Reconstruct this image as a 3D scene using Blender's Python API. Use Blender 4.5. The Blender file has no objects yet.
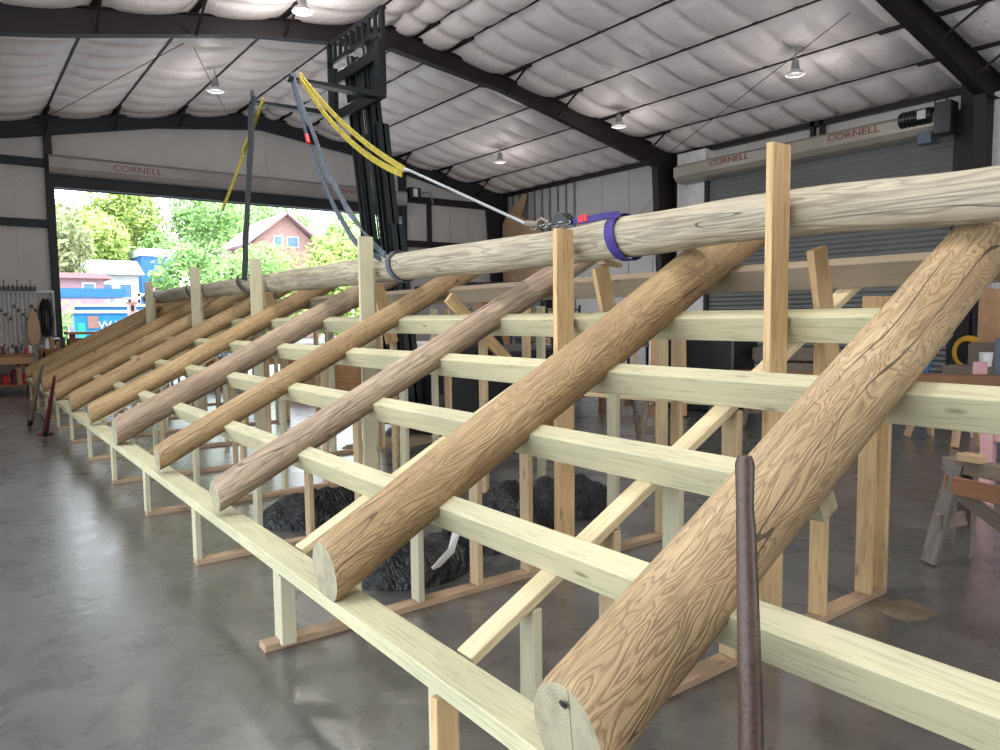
import bpy, bmesh, math, random
from mathutils import Vector, Matrix, noise
random.seed(7)
SC = bpy.context.scene
C = SC.collection
PI = math.pi
SIN, COS, TAN = .4602, .8878, .5184        # roof-frame slope (27.4 degrees)
def chord_z(x): return -.217 + TAN * x     # top plane of the sloped chords

# ------------------------------------------------------------------ materials
class NT:
    def __init__(s, name):
        s.m = bpy.data.materials.new(name); s.m.use_nodes = True
        s.t = s.m.node_tree; s.t.nodes.clear()
        s.out = s.t.nodes.new('ShaderNodeOutputMaterial')
        s.b = s.t.nodes.new('ShaderNodeBsdfPrincipled')
        s.t.links.new(s.b.outputs[0], s.out.inputs[0])
    def set(s, n, k, v):
        if isinstance(v, bpy.types.NodeSocket): s.t.links.new(v, n.inputs[k])
        elif v is not None: n.inputs[k].default_value = v
    def coord(s, sc=(1, 1, 1), rnd=True, which='Object', rot=None):
        tc = s.t.nodes.new('ShaderNodeTexCoord'); v = tc.outputs[which]
        if rnd:
            oi = s.t.nodes.new('ShaderNodeObjectInfo')
            ad = s.t.nodes.new('ShaderNodeVectorMath'); ad.operation = 'ADD'
            mu = s.t.nodes.new('ShaderNodeMath'); mu.operation = 'MULTIPLY'; mu.inputs[1].default_value = 37.
            s.t.links.new(oi.outputs['Random'], mu.inputs[0])
            s.t.links.new(v, ad.inputs[0]); s.t.links.new(mu.outputs[0], ad.inputs[1]); v = ad.outputs[0]
        mp = s.t.nodes.new('ShaderNodeMapping'); mp.inputs['Scale'].default_value = sc
        if rot: mp.inputs['Rotation'].default_value = rot
        s.t.links.new(v, mp.inputs[0]); return mp.outputs[0]
    def noise(s, vec, scale=1, detail=3, dist=0, rough=.5):
        n = s.t.nodes.new('ShaderNodeTexNoise')
        s.t.links.new(vec, n.inputs['Vector'])
        n.inputs['Scale'].default_value = scale; n.inputs['Detail'].default_value = detail
        n.inputs['Distortion'].default_value = dist; n.inputs['Roughness'].default_value = rough
        return n.outputs['Fac']
    def math(s, op, a, b=None, c=None, clamp=False):
        n = s.t.nodes.new('ShaderNodeMath'); n.operation = op; n.use_clamp = clamp
        s.set(n, 0, a)
        if b is not None: s.set(n, 1, b)
        if c is not None: s.set(n, 2, c)
        return n.outputs[0]
    def sep(s, v):
        n = s.t.nodes.new('ShaderNodeSeparateXYZ'); s.t.links.new(v, n.inputs[0]); return n.outputs
    def ramp(s, f, pts, interp='LINEAR'):
        n = s.t.nodes.new('ShaderNodeValToRGB'); n.color_ramp.interpolation = interp
        e = n.color_ramp.elements
        while len(e) < len(pts): e.new(.5)
        for i, (p, c) in enumerate(pts):
            e[i].position = p; e[i].color = (*c, 1) if len(c) == 3 else c
        s.t.links.new(f, n.inputs[0]); return n.outputs[0]
    def mix(s, f, a, b, mode='MIX'):
        n = s.t.nodes.new('ShaderNodeMixRGB'); n.blend_type = mode
        s.set(n, 0, f)
        for k, v in ((1, a), (2, b)):
            if isinstance(v, tuple): v = (*v, 1) if len(v) == 3 else v
            s.set(n, k, v)
        return n.outputs[0]
    def bump(s, h, strength=.3, dist=.01):
        n = s.t.nodes.new('ShaderNodeBump'); n.inputs['Strength'].default_value = strength
        n.inputs['Distance'].default_value = dist
        s.t.links.new(h, n.inputs['Height']); s.t.links.new(n.outputs[0], s.b.inputs['Normal'])
    def fin(s, col=None, rough=.6, metal=0, emit=None, es=0):
        if col is not None:
            if isinstance(col, tuple): col = (*col, 1)
            s.set(s.b, 'Base Color', col)
        s.set(s.b, 'Roughness', rough); s.b.inputs['Metallic'].default_value = metal
        if emit: s.b.inputs['Emission Color'].default_value = (*emit, 1); s.b.inputs['Emission Strength'].default_value = es
        return s.m

def plain(name, col, rough=.6, metal=0, var=.12, scale=6, **k):
    t = NT(name)
    f = t.noise(t.coord((1, 1, 1)), scale, 4)
    lo = tuple(c * (1 - var) for c in col); hi = tuple(min(1, c * (1 + var)) for c in col)
    return t.fin(t.ramp(f, [(.3, lo), (.7, hi)]), rough, metal, **k)

def board_mat(name, base, grain, line=.35, knots=True, rough=.7):
    t = NT(name)
    g = t.noise(t.coord((1.0, 22, 22)), 1.5, 3, .3)
    f = t.math('PINGPONG', t.math('MULTIPLY', g, 9.), 1.)
    ln = t.ramp(f, [(0, (1, 1, 1)), (.22, (.25, .25, .25)), (.6, (0, 0, 0))])
    fine = t.noise(t.coord((4, 150, 150)), 1, 2)
    big = t.noise(t.coord((1.5, 3, 3)), 1, 2)
    c = t.mix(t.math('MULTIPLY', ln, line), base, grain)
    c = t.mix(t.math('MULTIPLY', t.math('SUBTRACT', fine, .5), .5, clamp=True), c, grain)
    c = t.mix(1, c, t.ramp(big, [(.3, (.86, .86, .86)), (.7, (1.1, 1.08, 1.04))]), 'MULTIPLY')
    if knots:
        v = t.t.nodes.new('ShaderNodeTexVoronoi'); v.inputs['Scale'].default_value = 1
        t.t.links.new(t.coord((2.2, 7, 7)), v.inputs['Vector'])
        k = t.ramp(v.outputs['Distance'], [(.0, (1, 1, 1)), (.05, (.8, .8, .8)), (.11, (0, 0, 0))])
        c = t.mix(t.math('MULTIPLY', k, .75), c, tuple(x * .42 for x in grain))
    t.bump(t.math('ADD', f, fine), .12, .004)
    return t.fin(c, rough)

def log_mat(name, base, hi, line, n=22, lines=.7, crack=.8, long=1.5, fibs=.4, sc=13):
    t = NT(name)
    g = t.noise(t.coord((long, sc, sc)), 1, 2.4, .6, .5)
    f = t.math('PINGPONG', t.math('MULTIPLY', g, n), 1.)
    ln = t.ramp(f, [(0, (1, 1, 1)), (.16, (.75, .75, .75)), (.42, (.1, .1, .1)), (.9, (0, 0, 0))])
    g2 = t.noise(t.coord((3.2, 60, 60)), 1, 4, .3, .65)
    fib = t.ramp(g2, [(.38, (0, 0, 0)), (.62, (1, 1, 1))])
    cr = t.noise(t.coord((.35, 5.5, 5.5)), 1, 1.5)
    ck = t.math('LESS_THAN', t.math('ABSOLUTE', t.math('SUBTRACT', cr, .5)), .0028)
    blot = t.noise(t.coord((1.1, 3.2, 3.2)), 1, 3)
    c = t.mix(t.ramp(blot, [(.35, (0, 0, 0)), (.68, (1, 1, 1))]), base, hi)
    c = t.mix(t.math('MULTIPLY', fib, fibs), c, tuple(x * .55 for x in base))
    c = t.mix(t.math('MULTIPLY', ln, lines), c, line)
    c = t.mix(t.math('MULTIPLY', ck, crack), c, tuple(x * .25 for x in line))
    oi = t.t.nodes.new('ShaderNodeObjectInfo')
    c = t.mix(1, c, t.ramp(oi.outputs['Random'], [(0, (.86, .86, .88)), (1, (1.08, 1.05, 1.0))]), 'MULTIPLY')
    t.bump(t.math('SUBTRACT', t.math('MULTIPLY', f, .7), t.math('MULTIPLY', ln, .5)), .45, .006)
    return t.fin(c, .62)

def endgrain_mat(name, a, b):
    t = NT(name)
    x, y, z = t.sep(t.coord((1, 1, 1), rnd=False))[:3]
    w = t.noise(t.coord((9, 9, 9)), 1, 2)
    r = t.math('SQRT', t.math('ADD', t.math('POWER', t.math('ADD', y, .018), 2.), t.math('POWER', t.math('ADD', z, .01), 2.)))
    r = t.math('ADD', r, t.math('MULTIPLY', w, .012))
    f = t.math('PINGPONG', t.math('MULTIPLY', r, 210.), 1.)
    c = t.mix(t.math('MULTIPLY', f, .45), a, b)
    blot = t.noise(t.coord((14, 14, 14)), 1, 3)
    c = t.mix(t.ramp(blot, [(.45, (0, 0, 0)), (.7, (.5, .5, .5))]), c, tuple(q * .6 for q in b))
    # radial check running up from the pith
    ck = t.math('MULTIPLY', t.math('LESS_THAN', t.math('ABSOLUTE', t.math('ADD', t.math('ADD', y, .014), t.math('MULTIPLY', w, .012))), .0022), t.math('GREATER_THAN', z, -.03))
    c = t.mix(t.math('MULTIPLY', ck, .7), c, (.06, .045, .03))
    return t.fin(c, .8)

M = {}
M['log'] = log_mat('peeled_log', (.38, .25, .115), (.54, .375, .19), (.12, .06, .027), 26, .4, .7, 2.2, .5)
M['log_grey'] = log_mat('weathered_log', (.33, .24, .16), (.48, .37, .26), (.10, .065, .038), 14, .4, .7, 1.6, .6)
M['log_light'] = log_mat('near_peeled_log', (.36, .25, .13), (.52, .39, .225), (.11, .06, .028), 32, .55, .8, 2.4, .4, 12)
M['ridge'] = log_mat('pale_log', (.42, .37, .27), (.62, .575, .41), (.12, .09, .055), 12, .52, .85, .8, .6, 11)
M['end'] = endgrain_mat('end_grain', (.36, .325, .215), (.20, .175, .11))
M['green'] = board_mat('green_treated_timber', (.48, .45, .29), (.22, .195, .11), .42)
M['sill'] = board_mat('treated_plank', (.49, .465, .30), (.22, .20, .11), .42)
M['cut'] = plain('timber_cut_end', (.27, .225, .135), .8, 0, .3, 30)
M['pine'] = board_mat('pine_board', (.60, .42, .215), (.30, .165, .065), .6)
M['stud'] = board_mat('stud_lumber', (.50, .375, .225), (.26, .165, .085), .5)
M['stud_green'] = board_mat('treated_stud', (.50, .47, .33), (.31, .27, .16), .35)
M['chord'] = board_mat('chord_lumber', (.62, .51, .31), (.30, .21, .11), .5)
M['plate'] = board_mat('plate_lumber', (.38, .265, .17), (.24, .145, .08), .35)
M['shaded_beam'] = board_mat('shaded_timber', (.26, .21, .145), (.16, .115, .075), .3)  # timber colour darkened to paint in the shade below the level log
M['oldwood'] = board_mat('old_wood', (.20, .165, .13), (.07, .05, .038), .5)
M['oldgrey'] = board_mat('grey_weathered_wood', (.17, .155, .14), (.06, .05, .04), .6)
M['brownwood'] = board_mat('brown_wood', (.25, .125, .065), (.10, .045, .022), .4)
M['handle'] = board_mat('dark_handle_wood', (.075, .045, .034), (.028, .017, .013), .7, False, .42)
M['ply'] = board_mat('plywood_sheet', (.52, .36, .22), (.36, .22, .12), .3)
M['steel'] = plain('dark_red_primer_steel', (.011, .005, .006), .6, 0, .25, 2)
M['steel_blue'] = plain('dark_steel', (.012, .013, .018), .6, 0, .2, 2)
M['black'] = plain('black_paint', (.010, .013, .015), .35)
M['mast'] = plain('mast_black_steel', (.006, .009, .011), .38, .2)
M['rubber'] = plain('black_rubber', (.012, .012, .012), .8)
M['greysling'] = plain('grey_webbing', (.075, .092, .115), .85, 0, .35, 25)
M['blacksling'] = plain('dark_webbing', (.035, .04, .045), .85, 0, .35, 25)
M['yellow'] = plain('yellow_webbing', (.33, .26, .03), .8, 0, .3, 20)
M['purple'] = plain('purple_webbing', (.035, .022, .17), .65, 0, .3, 20)
M['red'] = plain('red_paint', (.5, .02, .02), .5)
M['redtext'] = plain('red_lettering', (.24, .05, .045), .6)
M['darkred'] = plain('dark_red_paint', (.10, .012, .014), .5)
M['zinc'] = plain('galvanised_steel', (.32, .33, .34), .45, .8)
M['cable'] = plain('wire_rope', (.4, .41, .42), .45, .5)
M['white'] = plain('white_paint', (.75, .75, .74), .5)
M['blue'] = plain('blue_paint', (.03, .16, .45), .5)
M['bluegrey'] = plain('blue_grey_steel', (.08, .12, .17), .45)
M['pink'] = plain('pink_foam', (.62, .36, .38), .8)
M['orange'] = plain('orange_yellow_hose', (.62, .33, .02), .5)
M['card'] = plain('cardboard', (.42, .25, .14), .85)
t_ = NT('black_plastic')
t_.bump(t_.math('ADD', t_.noise(t_.coord((4, 9, 6)), 1, 4, 2.2, .6), t_.noise(t_.coord((14, 5, 9)), 1, 2, 1.5)), .9, .06)
M['tarp'] = t_.fin((.010, .011, .013), .36)
M['crate'] = board_mat('crate_wood', (.48, .28, .14), (.26, .13, .06), .4)
M['glassblue'] = plain('blue_glass', (.12, .22, .34), .15)
M['lens'] = NT('lamp_lens').fin((.9, .9, .9), .3, 0, (1, .97, .92), 6.)
M['lens_dim'] = plain('lamp_reflector', (.6, .6, .6), .25, .3)

def concrete():
    t = NT('polished_concrete')
    c0 = t.coord((1, 1, 1), rnd=False)
    a = t.noise(c0, .55, 5, .6, .6); b = t.noise(c0, 3.2, 6, .5, .65); d = t.noise(c0, 26, 3)
    c = t.ramp(a, [(.32, (.062, .060, .056)), (.5, (.088, .086, .082)), (.68, (.125, .124, .12))])
    c = t.mix(.5, c, t.ramp(b, [(.3, (.62, .6, .55)), (.5, (.95, .95, .93)), (.7, (1.35, 1.35, 1.35))]), 'MULTIPLY')
    dust = t.ramp(t.noise(t.coord((.9, .5, 1), rnd=False, rot=(0, 0, .5)), 1.8, 5, 1.2), [(.60, (0, 0, 0)), (.76, (.35, .35, .35))])
    c = t.mix(dust, c, (.20, .18, .145))
    sp = t.ramp(t.noise(c0, 60, 2), [(.70, (0, 0, 0)), (.76, (1, 1, 1))])
    c = t.mix(t.math('MULTIPLY', sp, .5), c, (.42, .38, .30))
    sd = t.ramp(t.noise(t.coord((1, 1, 1), rnd=True), 33, 2), [(.74, (0, 0, 0)), (.78, (1, 1, 1))])
    c = t.mix(t.math('MULTIPLY', sd, .8), c, (.03, .028, .025))
    x, y, z = t.sep(c0)[:3]
    def joint(v, at, per):
        k = t.math('ABSOLUTE', t.math('SUBTRACT', t.math('WRAP', t.math('SUBTRACT', v, at), per / 2, -per / 2), 0.))
        return t.math('LESS_THAN', k, .006)
    j = t.math('MAXIMUM', joint(x, 1.16, 4.6), joint(y, 5.58, 4.6))
    c = t.mix(t.math('MULTIPLY', j, .55), c, (.06, .05, .045))
    t.bump(t.math('ADD', t.noise(c0, 9, 5), t.math('MULTIPLY', d, .25)), .22, .02)
    rg = t.ramp(b, [(.3, (.20, .20, .20)), (.7, (.40, .40, .40))])
    t.b.inputs['Specular IOR Level'].default_value = .6; t.b.inputs['Coat Weight'].default_value = 1.; t.b.inputs['Coat Roughness'].default_value = .3; t.b.inputs['Coat IOR'].default_value = 1.6
    return t.fin(c, rg)
M['floor'] = concrete()
def fabric(name, col, wr=.5):
    t = NT(name)
    c0 = t.coord((2.2, .5, 1), rnd=False)
    a = t.noise(c0, 1, 3)
    w = t.noise(t.coord((3, 9, 3), rnd=False, rot=(0, 0, .4)), 1, 5, 1.8, .6)
    w2 = t.noise(t.coord((14, 2.5, 3), rnd=False), 1, 3, 1.2)
    t.bump(t.math('ADD', w, t.math('MULTIPLY', w2, .5)), wr, .05)
    lo = tuple(x * .9 for x in col)
    return t.fin(t.ramp(a, [(.3, lo), (.7, col)]), .42)
M['ceil'] = fabric('white_roof_insulation', (.92, .85, .84), .4)
M['liner'] = fabric('wall_insulation_liner', (.56, .545, .53), .16)
def corrug(name, col, per, axis, depth=.02, rough=.45):
    t = NT(name)
    v = t.sep(t.coord((1, 1, 1), rnd=False, which='Object'))[axis]
    f = t.math('SINE', t.math('MULTIPLY', v, 2 * PI / per))
    t.bump(f, 1., depth)
    a = t.noise(t.coord((.6, .6, .6)), 1, 4)
    return t.fin(t.ramp(a, [(.3, tuple(x * .88 for x in col)), (.7, col)]), rough)
M['shutter'] = corrug('ribbed_shutter', (.27, .29, .28), .11, 2, .03, .4)
M['hood'] = plain('hood_steel', (.36, .335, .28), .38, .1, .1, 1.5)
M['hood_w'] = plain('hood_pale_steel', (.33, .31, .30), .38, .1, .1, 1.5)
def leafmat(name, a, b):  # leaf colours are paled to stand in for haze
    t = NT(name)
    f = t.noise(t.coord((.7, .7, .7)), 1, 3)
    m = t.fin(t.ramp(f, [(.35, a), (.65, b)]), .7)
    t.b.inputs['Subsurface Weight'].default_value = 0
    return m
M['leaf_yellow'] = leafmat('yellow_green_leaves', (.30, .42, .08), (.44, .54, .16))
M['leaf_green'] = leafmat('fresh_green_leaves', (.20, .37, .09), (.32, .50, .17))
M['leaf_olive'] = leafmat('olive_leaves', (.24, .29, .13), (.36, .38, .19))
M['bark'] = plain('bark', (.16, .12, .10), .9)
M['grass'] = plain('outside_gravel', (.36, .34, .30), .9, 0, .2, .8)

# ------------------------------------------------------------------ mesh helpers
def mk(name, verts, faces, mat, parent=None, mw=None, smooth=False, mats=None, fm=None, bev=0):
    me = bpy.data.meshes.new(name); me.from_pydata([tuple(v) for v in verts], [], faces)
    for m in (mats or [mat]): me.materials.append(m)
    if fm: me.polygons.foreach_set('material_index', fm)
    if bev:
        bm = bmesh.new(); bm.from_mesh(me)
        bmesh.ops.recalc_face_normals(bm, faces=bm.faces)
        bmesh.ops.bevel(bm, geom=bm.edges[:] , offset=bev, segments=1, affect='EDGES')
        bm.to_mesh(me); bm.free()
    if smooth: me.polygons.foreach_set('use_smooth', [True] * len(me.polygons))
    me.update()
    o = bpy.data.objects.new(name, me); C.objects.link(o)
    put(o, parent, mw or Matrix()); return o
LOC = {}
def put(o, parent, mw):
    if parent:
        o.parent = parent
        o.matrix_local = LOC[parent.name].inverted() @ mw
    else: o.matrix_local = mw
    LOC[o.name] = mw.copy()
def tag(o, label=None, cat=None, group=None, kind=None):
    if label: o['label'] = label
    if cat: o['category'] = cat
    if group: o['group'] = group
    if kind: o['kind'] = kind
    return o
def thing(name, loc, label, cat, group=None):
    o = bpy.data.objects.new(name, None); C.objects.link(o); o.empty_display_size = .1
    o.matrix_local = Matrix.Translation(loc); LOC[o.name] = Matrix.Translation(loc)
    return tag(o, label, cat, group)
BOXF = [(0, 3, 2, 1), (4, 5, 6, 7), (0, 1, 5, 4), (1, 2, 6, 5), (2, 3, 7, 6), (3, 0, 4, 7)]
def boxv(x0, x1, y0, y1, z0, z1):
    return [(x0, y0, z0), (x1, y0, z0), (x1, y1, z0), (x0, y1, z0), (x0, y0, z1), (x1, y0, z1), (x1, y1, z1), (x0, y1, z1)]
class MB:
    def __init__(s): s.v = []; s.f = []
    def add(s, v, f):
        n = len(s.v); s.v += [tuple(q) for q in v]; s.f += [tuple(i + n for i in q) for q in f]; return s
    def box(s, *a): return s.add(boxv(*a), BOXF)
    def bar(s, p0, p1, w, h, up=(0, 0, 1)):
        R, L = frame(p0, p1, up)
        v = [R @ Vector(q) for q in boxv(0, L, -w / 2, w / 2, -h / 2, h / 2)]
        return s.add(v, BOXF)
    def tube(s, pts, r, n=10, cap=True):
        pts = [Vector(p) for p in pts]; k = len(pts); rs = r if isinstance(r, (list, tuple)) else [r] * k
        base = len(s.v); up = None
        for i, p in enumerate(pts):
            d = (pts[min(i + 1, k - 1)] - pts[max(i - 1, 0)]).normalized()
            if up is None: up = d.orthogonal().normalized()
            up = (up - d * up.dot(d)).normalized(); sd = d.cross(up)
            for j in range(n):
                a = 2 * PI * j / n
                s.v.append(tuple(p + rs[i] * (math.cos(a) * up + math.sin(a) * sd)))
        for i in range(k - 1):
            for j in range(n):
                a = base + i * n + j; b = base + i * n + (j + 1) % n
                s.f.append((a, b, b + n, a + n))
        if cap:
            s.f.append(tuple(base + j for j in reversed(range(n)))); s.f.append(tuple(base + (k - 1) * n + j for j in range(n)))
        return s
    def strap(s, pts, w, th, side):
        # flat webbing following pts, wide along side
        pts = [Vector(p) for p in pts]; k = len(pts); base = len(s.v)
        for i, p in enumerate(pts):
            d = (pts[min(i + 1, k - 1)] - pts[max(i - 1, 0)]).normalized()
            sd = Vector(side[i]) if isinstance(side, list) else Vector(side)
            sd = (sd - d * sd.dot(d)).normalized(); n = d.cross(sd)
            for a, b in ((-1, -1), (1, -1), (1, 1), (-1, 1)):
                s.v.append(tuple(p + sd * a * w / 2 + n * b * th / 2))
        for i in range(k - 1):
            for j in range(4):
                a = base + i * 4 + j; b = base + i * 4 + (j + 1) % 4
                s.f.append((a, b, b + 4, a + 4))
        s.f.append((base + 3, base + 2, base + 1, base)); e = base + (k - 1) * 4; s.f.append((e, e + 1, e + 2, e + 3))
        return s
    def prism(s, poly, y0, y1, ax='y'):
        n = len(poly); base = len(s.v)
        for yy in (y0, y1):
            for a, b in poly:
                s.v.append((a, yy, b) if ax == 'y' else ((yy, a, b) if ax == 'x' else (a, b, yy)))
        s.f.append(tuple(base + i for i in range(n))); s.f.append(tuple(base + n + i for i in reversed(range(n))))
        for i in range(n):
            j = (i + 1) % n; s.f.append((base + i, base + n + i, base + n + j, base + j))
        return s
    def mk(s, name, mat, parent=None, mw=None, smooth=False, bev=0):
        # local origin at the mesh's lowest centre unless a matrix is given
        if mw is None:
            xs = [v[0] for v in s.v]; ys = [v[1] for v in s.v]; zs = [v[2] for v in s.v]
            c = Vector(((min(xs) + max(xs)) / 2, (min(ys) + max(ys)) / 2, min(zs)))
            mw = Matrix.Translation(c); vv = [Vector(v) - c for v in s.v]
        else: vv = s.v
        o = mk(name, vv, s.f, mat, parent, mw, False, bev=bev)
        me = o.data
        bm = bmesh.new(); bm.from_mesh(me); bmesh.ops.recalc_face_normals(bm, faces=bm.faces); bm.to_mesh(me); bm.free()
        if smooth:
            me.polygons.foreach_set('use_smooth', [True] * len(me.polygons))
            me.set_sharp_from_angle(angle=.7)
        return o
def frame(p0, p1, up=(0, 0, 1)):
    p0, p1 = Vector(p0), Vector(p1); d = p1 - p0; L = d.length; x = d / L
    u = Vector(up); u = u - x * u.dot(x)
    if u.length < 1e-4: u = x.orthogonal()
    u.normalize(); y = u.cross(x)
    return Matrix(((x.x, y.x, u.x, p0.x), (x.y, y.y, u.y, p0.y), (x.z, y.z, u.z, p0.z), (0, 0, 0, 1))), L
def board(name, p0, p1, w, h, mat, parent=None, up=(0, 0, 1), bev=.003, ends=None):
    """plank from p0 to p1 along its centre; w across, h along up; grain along local X"""
    R, L = frame(p0, p1, up)
    return mk(name, boxv(0, L, -w / 2, w / 2, -h / 2, h / 2), BOXF, mat, parent, R, bev=bev, mats=[mat, ends] if ends else None, fm=[0, 0, 0, 1, 0, 1] if ends else None)
def text(s, size, mat, parent, mw, ext=.004, sx=1.):
    cu = bpy.data.curves.new('lettering', 'FONT'); cu.body = s; cu.size = size; cu.extrude = ext
    cu.align_x = 'CENTER'; cu.align_y = 'CENTER'
    tmp = bpy.data.objects.new('tmp', cu); C.objects.link(tmp)
    bpy.context.view_layer.update()
    me = bpy.data.meshes.new_from_object(tmp.evaluated_get(bpy.context.evaluated_depsgraph_get()))
    bpy.data.objects.remove(tmp)
    for v in me.vertices: v.co.x *= sx
    me.materials.clear(); me.materials.append(mat)
    o = bpy.data.objects.new('lettering', me); C.objects.link(o); put(o, parent, mw); return o
def struct(o): o['kind'] = 'structure'; return o

# ------------------------------------------------------------------ camera
f, pit, yaw, roll, H = 732., math.radians(4.545), math.radians(36.84), math.radians(-.655), 1.65
Fv = Vector((math.sin(yaw) * math.cos(pit), math.cos(yaw) * math.cos(pit), -math.sin(pit)))
r0 = Vector((math.cos(yaw), -math.sin(yaw), 0)); u0 = r0.cross(Fv)
Rv = r0 * math.cos(roll) + u0 * math.sin(roll); Uv = -r0 * math.sin(roll) + u0 * math.cos(roll)
cam = bpy.data.cameras.new('camera'); co = bpy.data.objects.new('camera', cam); C.objects.link(co)
cam.sensor_width = 36; cam.lens = 36 * f / 1000; cam.clip_end = 500; cam.clip_start = .05
co.matrix_world = Matrix(((Rv.x, Uv.x, -Fv.x, 0), (Rv.y, Uv.y, -Fv.y, 0), (Rv.z, Uv.z, -Fv.z, H), (0, 0, 0, 1)))
SC.camera = co

# ------------------------------------------------------------------ building shell
XL, XR, YB, YF = -1.9, 16.3, -10.0, 21.3
RX, RZ, SL = 7.4, 7.6, 1 / 6
def roof_z(x): return RZ - SL * abs(x - RX)
struct(MB().box(XL - .3, XR + .3, YB - .3, YF + .3, -.2, 0).mk('floor', M['floor'], mw=Matrix()))
tag(bpy.data.objects['floor'], 'grey polished concrete floor with dusty patches and saw-cut joints')

purl_R = [8.0, 8.8, 10.31, 11.82, 13.35, 14.85, 16.3]
purl_L = [6.8, 5.2, 3.64, 2.12, .6, -.9, -1.9]
def ceiling_half(xs, nm):
    vs = []; fs = []
    cols = []
    for a, b in zip(xs[:-1], xs[1:]):
        for i in range(8): cols.append((a + (b - a) * i / 8, math.sin(PI * i / 8), a))
    cols.append((xs[-1], 0, xs[-1]))
    ny = int((YF - YB) / .1); per = .8
    for j in range(ny + 1):
        y = YB + (YF - YB) * j / ny
        ph = (y / per) % 1.0
        v = abs(math.sin(PI * ph)) ** .42
        for x, s, a in cols:
            cell = math.floor(y / per)
            amp = .12 + .025 * noise.noise(Vector((a * 3.1, cell * 1.7, 2)))
            sag = s ** .6 * (.015 + (amp + .035) * v) if s > 0 else 0
            wr = .008 * noise.noise(Vector((x * 3, y * 7, 5))) + .005 * noise.noise(Vector((x * 9, y * 14, 1)))
            vs.append((x, y, roof_z(x) - .03 - sag - wr * s))
    n = len(cols)
    for j in range(ny):
        for i in range(n - 1): fs.append((j * n + i, j * n + i + 1, (j + 1) * n + i + 1, (j + 1) * n + i))
    o = mk(nm, vs, fs, M['ceil'], smooth=True); struct(o)
    tag(o, 'quilted white vinyl-faced insulation under the ' + ('right' if xs[1] > xs[0] else 'left') + ' roof slope')
ceiling_half([7.4] + purl_R, 'ceiling'); ceiling_half([7.4] + purl_L, 'ceiling')
# roof deck keeps daylight out
k = MB(); k.prism([(XL - .3, roof_z(XL) - .05 + .1), (RX, RZ + .1), (XR + .3, roof_z(XR) + .05), (XR + .3, roof_z(XR) + .15), (RX, RZ + .2), (XL - .3, roof_z(XL) + .15)], YB - .3, YF + .3)
struct(k.mk('ceiling', M['steel_blue'], mw=Matrix()))['label'] = 'sheet metal roof deck above the insulation'
for x in purl_R[:-1] + purl_L[:-1]:
    z = roof_z(x) - .045
    b = MB().box(x - .025, x + .025, YB, YF, z - .012, z + .03)
    y = YF
    for yy in (21.2, 13.45, 5.7, -2.05):      # flange bracing swell near each rigid frame
        b.box(x - .05, x + .05, yy - .9, yy + .9, z - .05, z)
    struct(b.mk('trim_1', M['steel'], mw=Matrix()))['label'] = 'dark steel roof purlin running the length of the building'
for x, s in ((XR - .12, 1), (XL + .12, 1)):
    struct(MB().box(x - .1, x + .06, YB, YF, roof_z(x) - .22, roof_z(x) - .11).mk('trim_2', M['steel'], mw=Matrix()))['label'] = 'dark steel eave strut along the wall top'

# rigid frames: tapered rafters and columns
def rigid(y, mat, lab):
    xo = XR - .15; xi = 15.55
    top = lambda x: roof_z(x) - .13
    m = MB()
    P = [(7.4, 7.05), (10.2, 6.70), (13.3, 6.05), (15.3, 5.62)]
    for side in (1, -1):
        mir = (lambda x: x) if side == 1 else (lambda x: 2 * RX - x)
        lo = [(mir(x), z) for x, z in P]; hi = [(mir(x), top(x)) for x, z in P]
        xo2 = mir(xo) if side == 1 else XL + .15
        if side == -1:
            lo[-1] = (-.95, 5.62); hi[-1] = (-.95, roof_z(-.95) - .13)
        # web
        for i in range(3):
            m.prism([lo[i], lo[i + 1], hi[i + 1], hi[i]], y - .008, y + .008)
        # flanges
        for seq in (lo, hi):
            for i in range(3):
                a, b = seq[i], seq[i + 1]
                m.bar((a[0], y, a[1]), (b[0], y, b[1]), .2, .016)
        kx = lo[-1][0]
        hz = roof_z(xo2) - .13
        m.prism([(kx, 5.62), (xo2, 5.62), (xo2, hz), hi[-1]], y - .008, y + .008)
        bx = 15.72 if side == 1 else -1.3
        m.prism([(kx + .12 * side, 5.62), (bx, 0), (xo2, 0), (xo2, 5.62)], y - .008, y + .008)
        m.bar((kx + .02 * side, y, 5.62), (bx, y, 0), .2, .016, (1, 0, 0))
        m.bar((xo2, y, 5.9), (xo2, y, 0), .2, .016, (1, 0, 0))
        m.bar((kx, y, 5.62), (xo2, y, 5.62), .2, .016)
        m.bar(hi[-1] [0:1] + (y,) + hi[-1][1:], (xo2, y, hz), .2, .016)
        for q in (.25, .5, .75):          # web stiffeners
            x = kx + (xo2 - kx) * 0 ; 
    o = struct(m.mk('trim_3', mat, mw=Matrix())); o['label'] = lab
rigid(21.1, M['steel_blue'], 'dark steel rigid frame against the far end wall')
rigid(13.45, M['steel'], 'dark steel rigid frame crossing overhead in mid building')
rigid(5.7, M['steel'], 'dark steel rigid frame at the upper right corner of the view')
rigid(-2.05, M['steel'], 'dark steel rigid frame behind the viewpoint')
# flange braces from purlins to rafters
for y in (13.45, 5.7, 21.1):
    for x in (10.31, 13.35, 14.85, 5.2, 3.64, 2.12, 11.82):
        q = 7.05 - (7.05 - 5.62) * max(0, (abs(x - RX))) / 7.9
        struct(MB().bar((x, y - .75, roof_z(x) - .1), (x, y - .05, q + .12), .035, .035).mk('trim_4', M['steel'], mw=Matrix()))['label'] = 'angle brace between purlin and frame'

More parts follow.
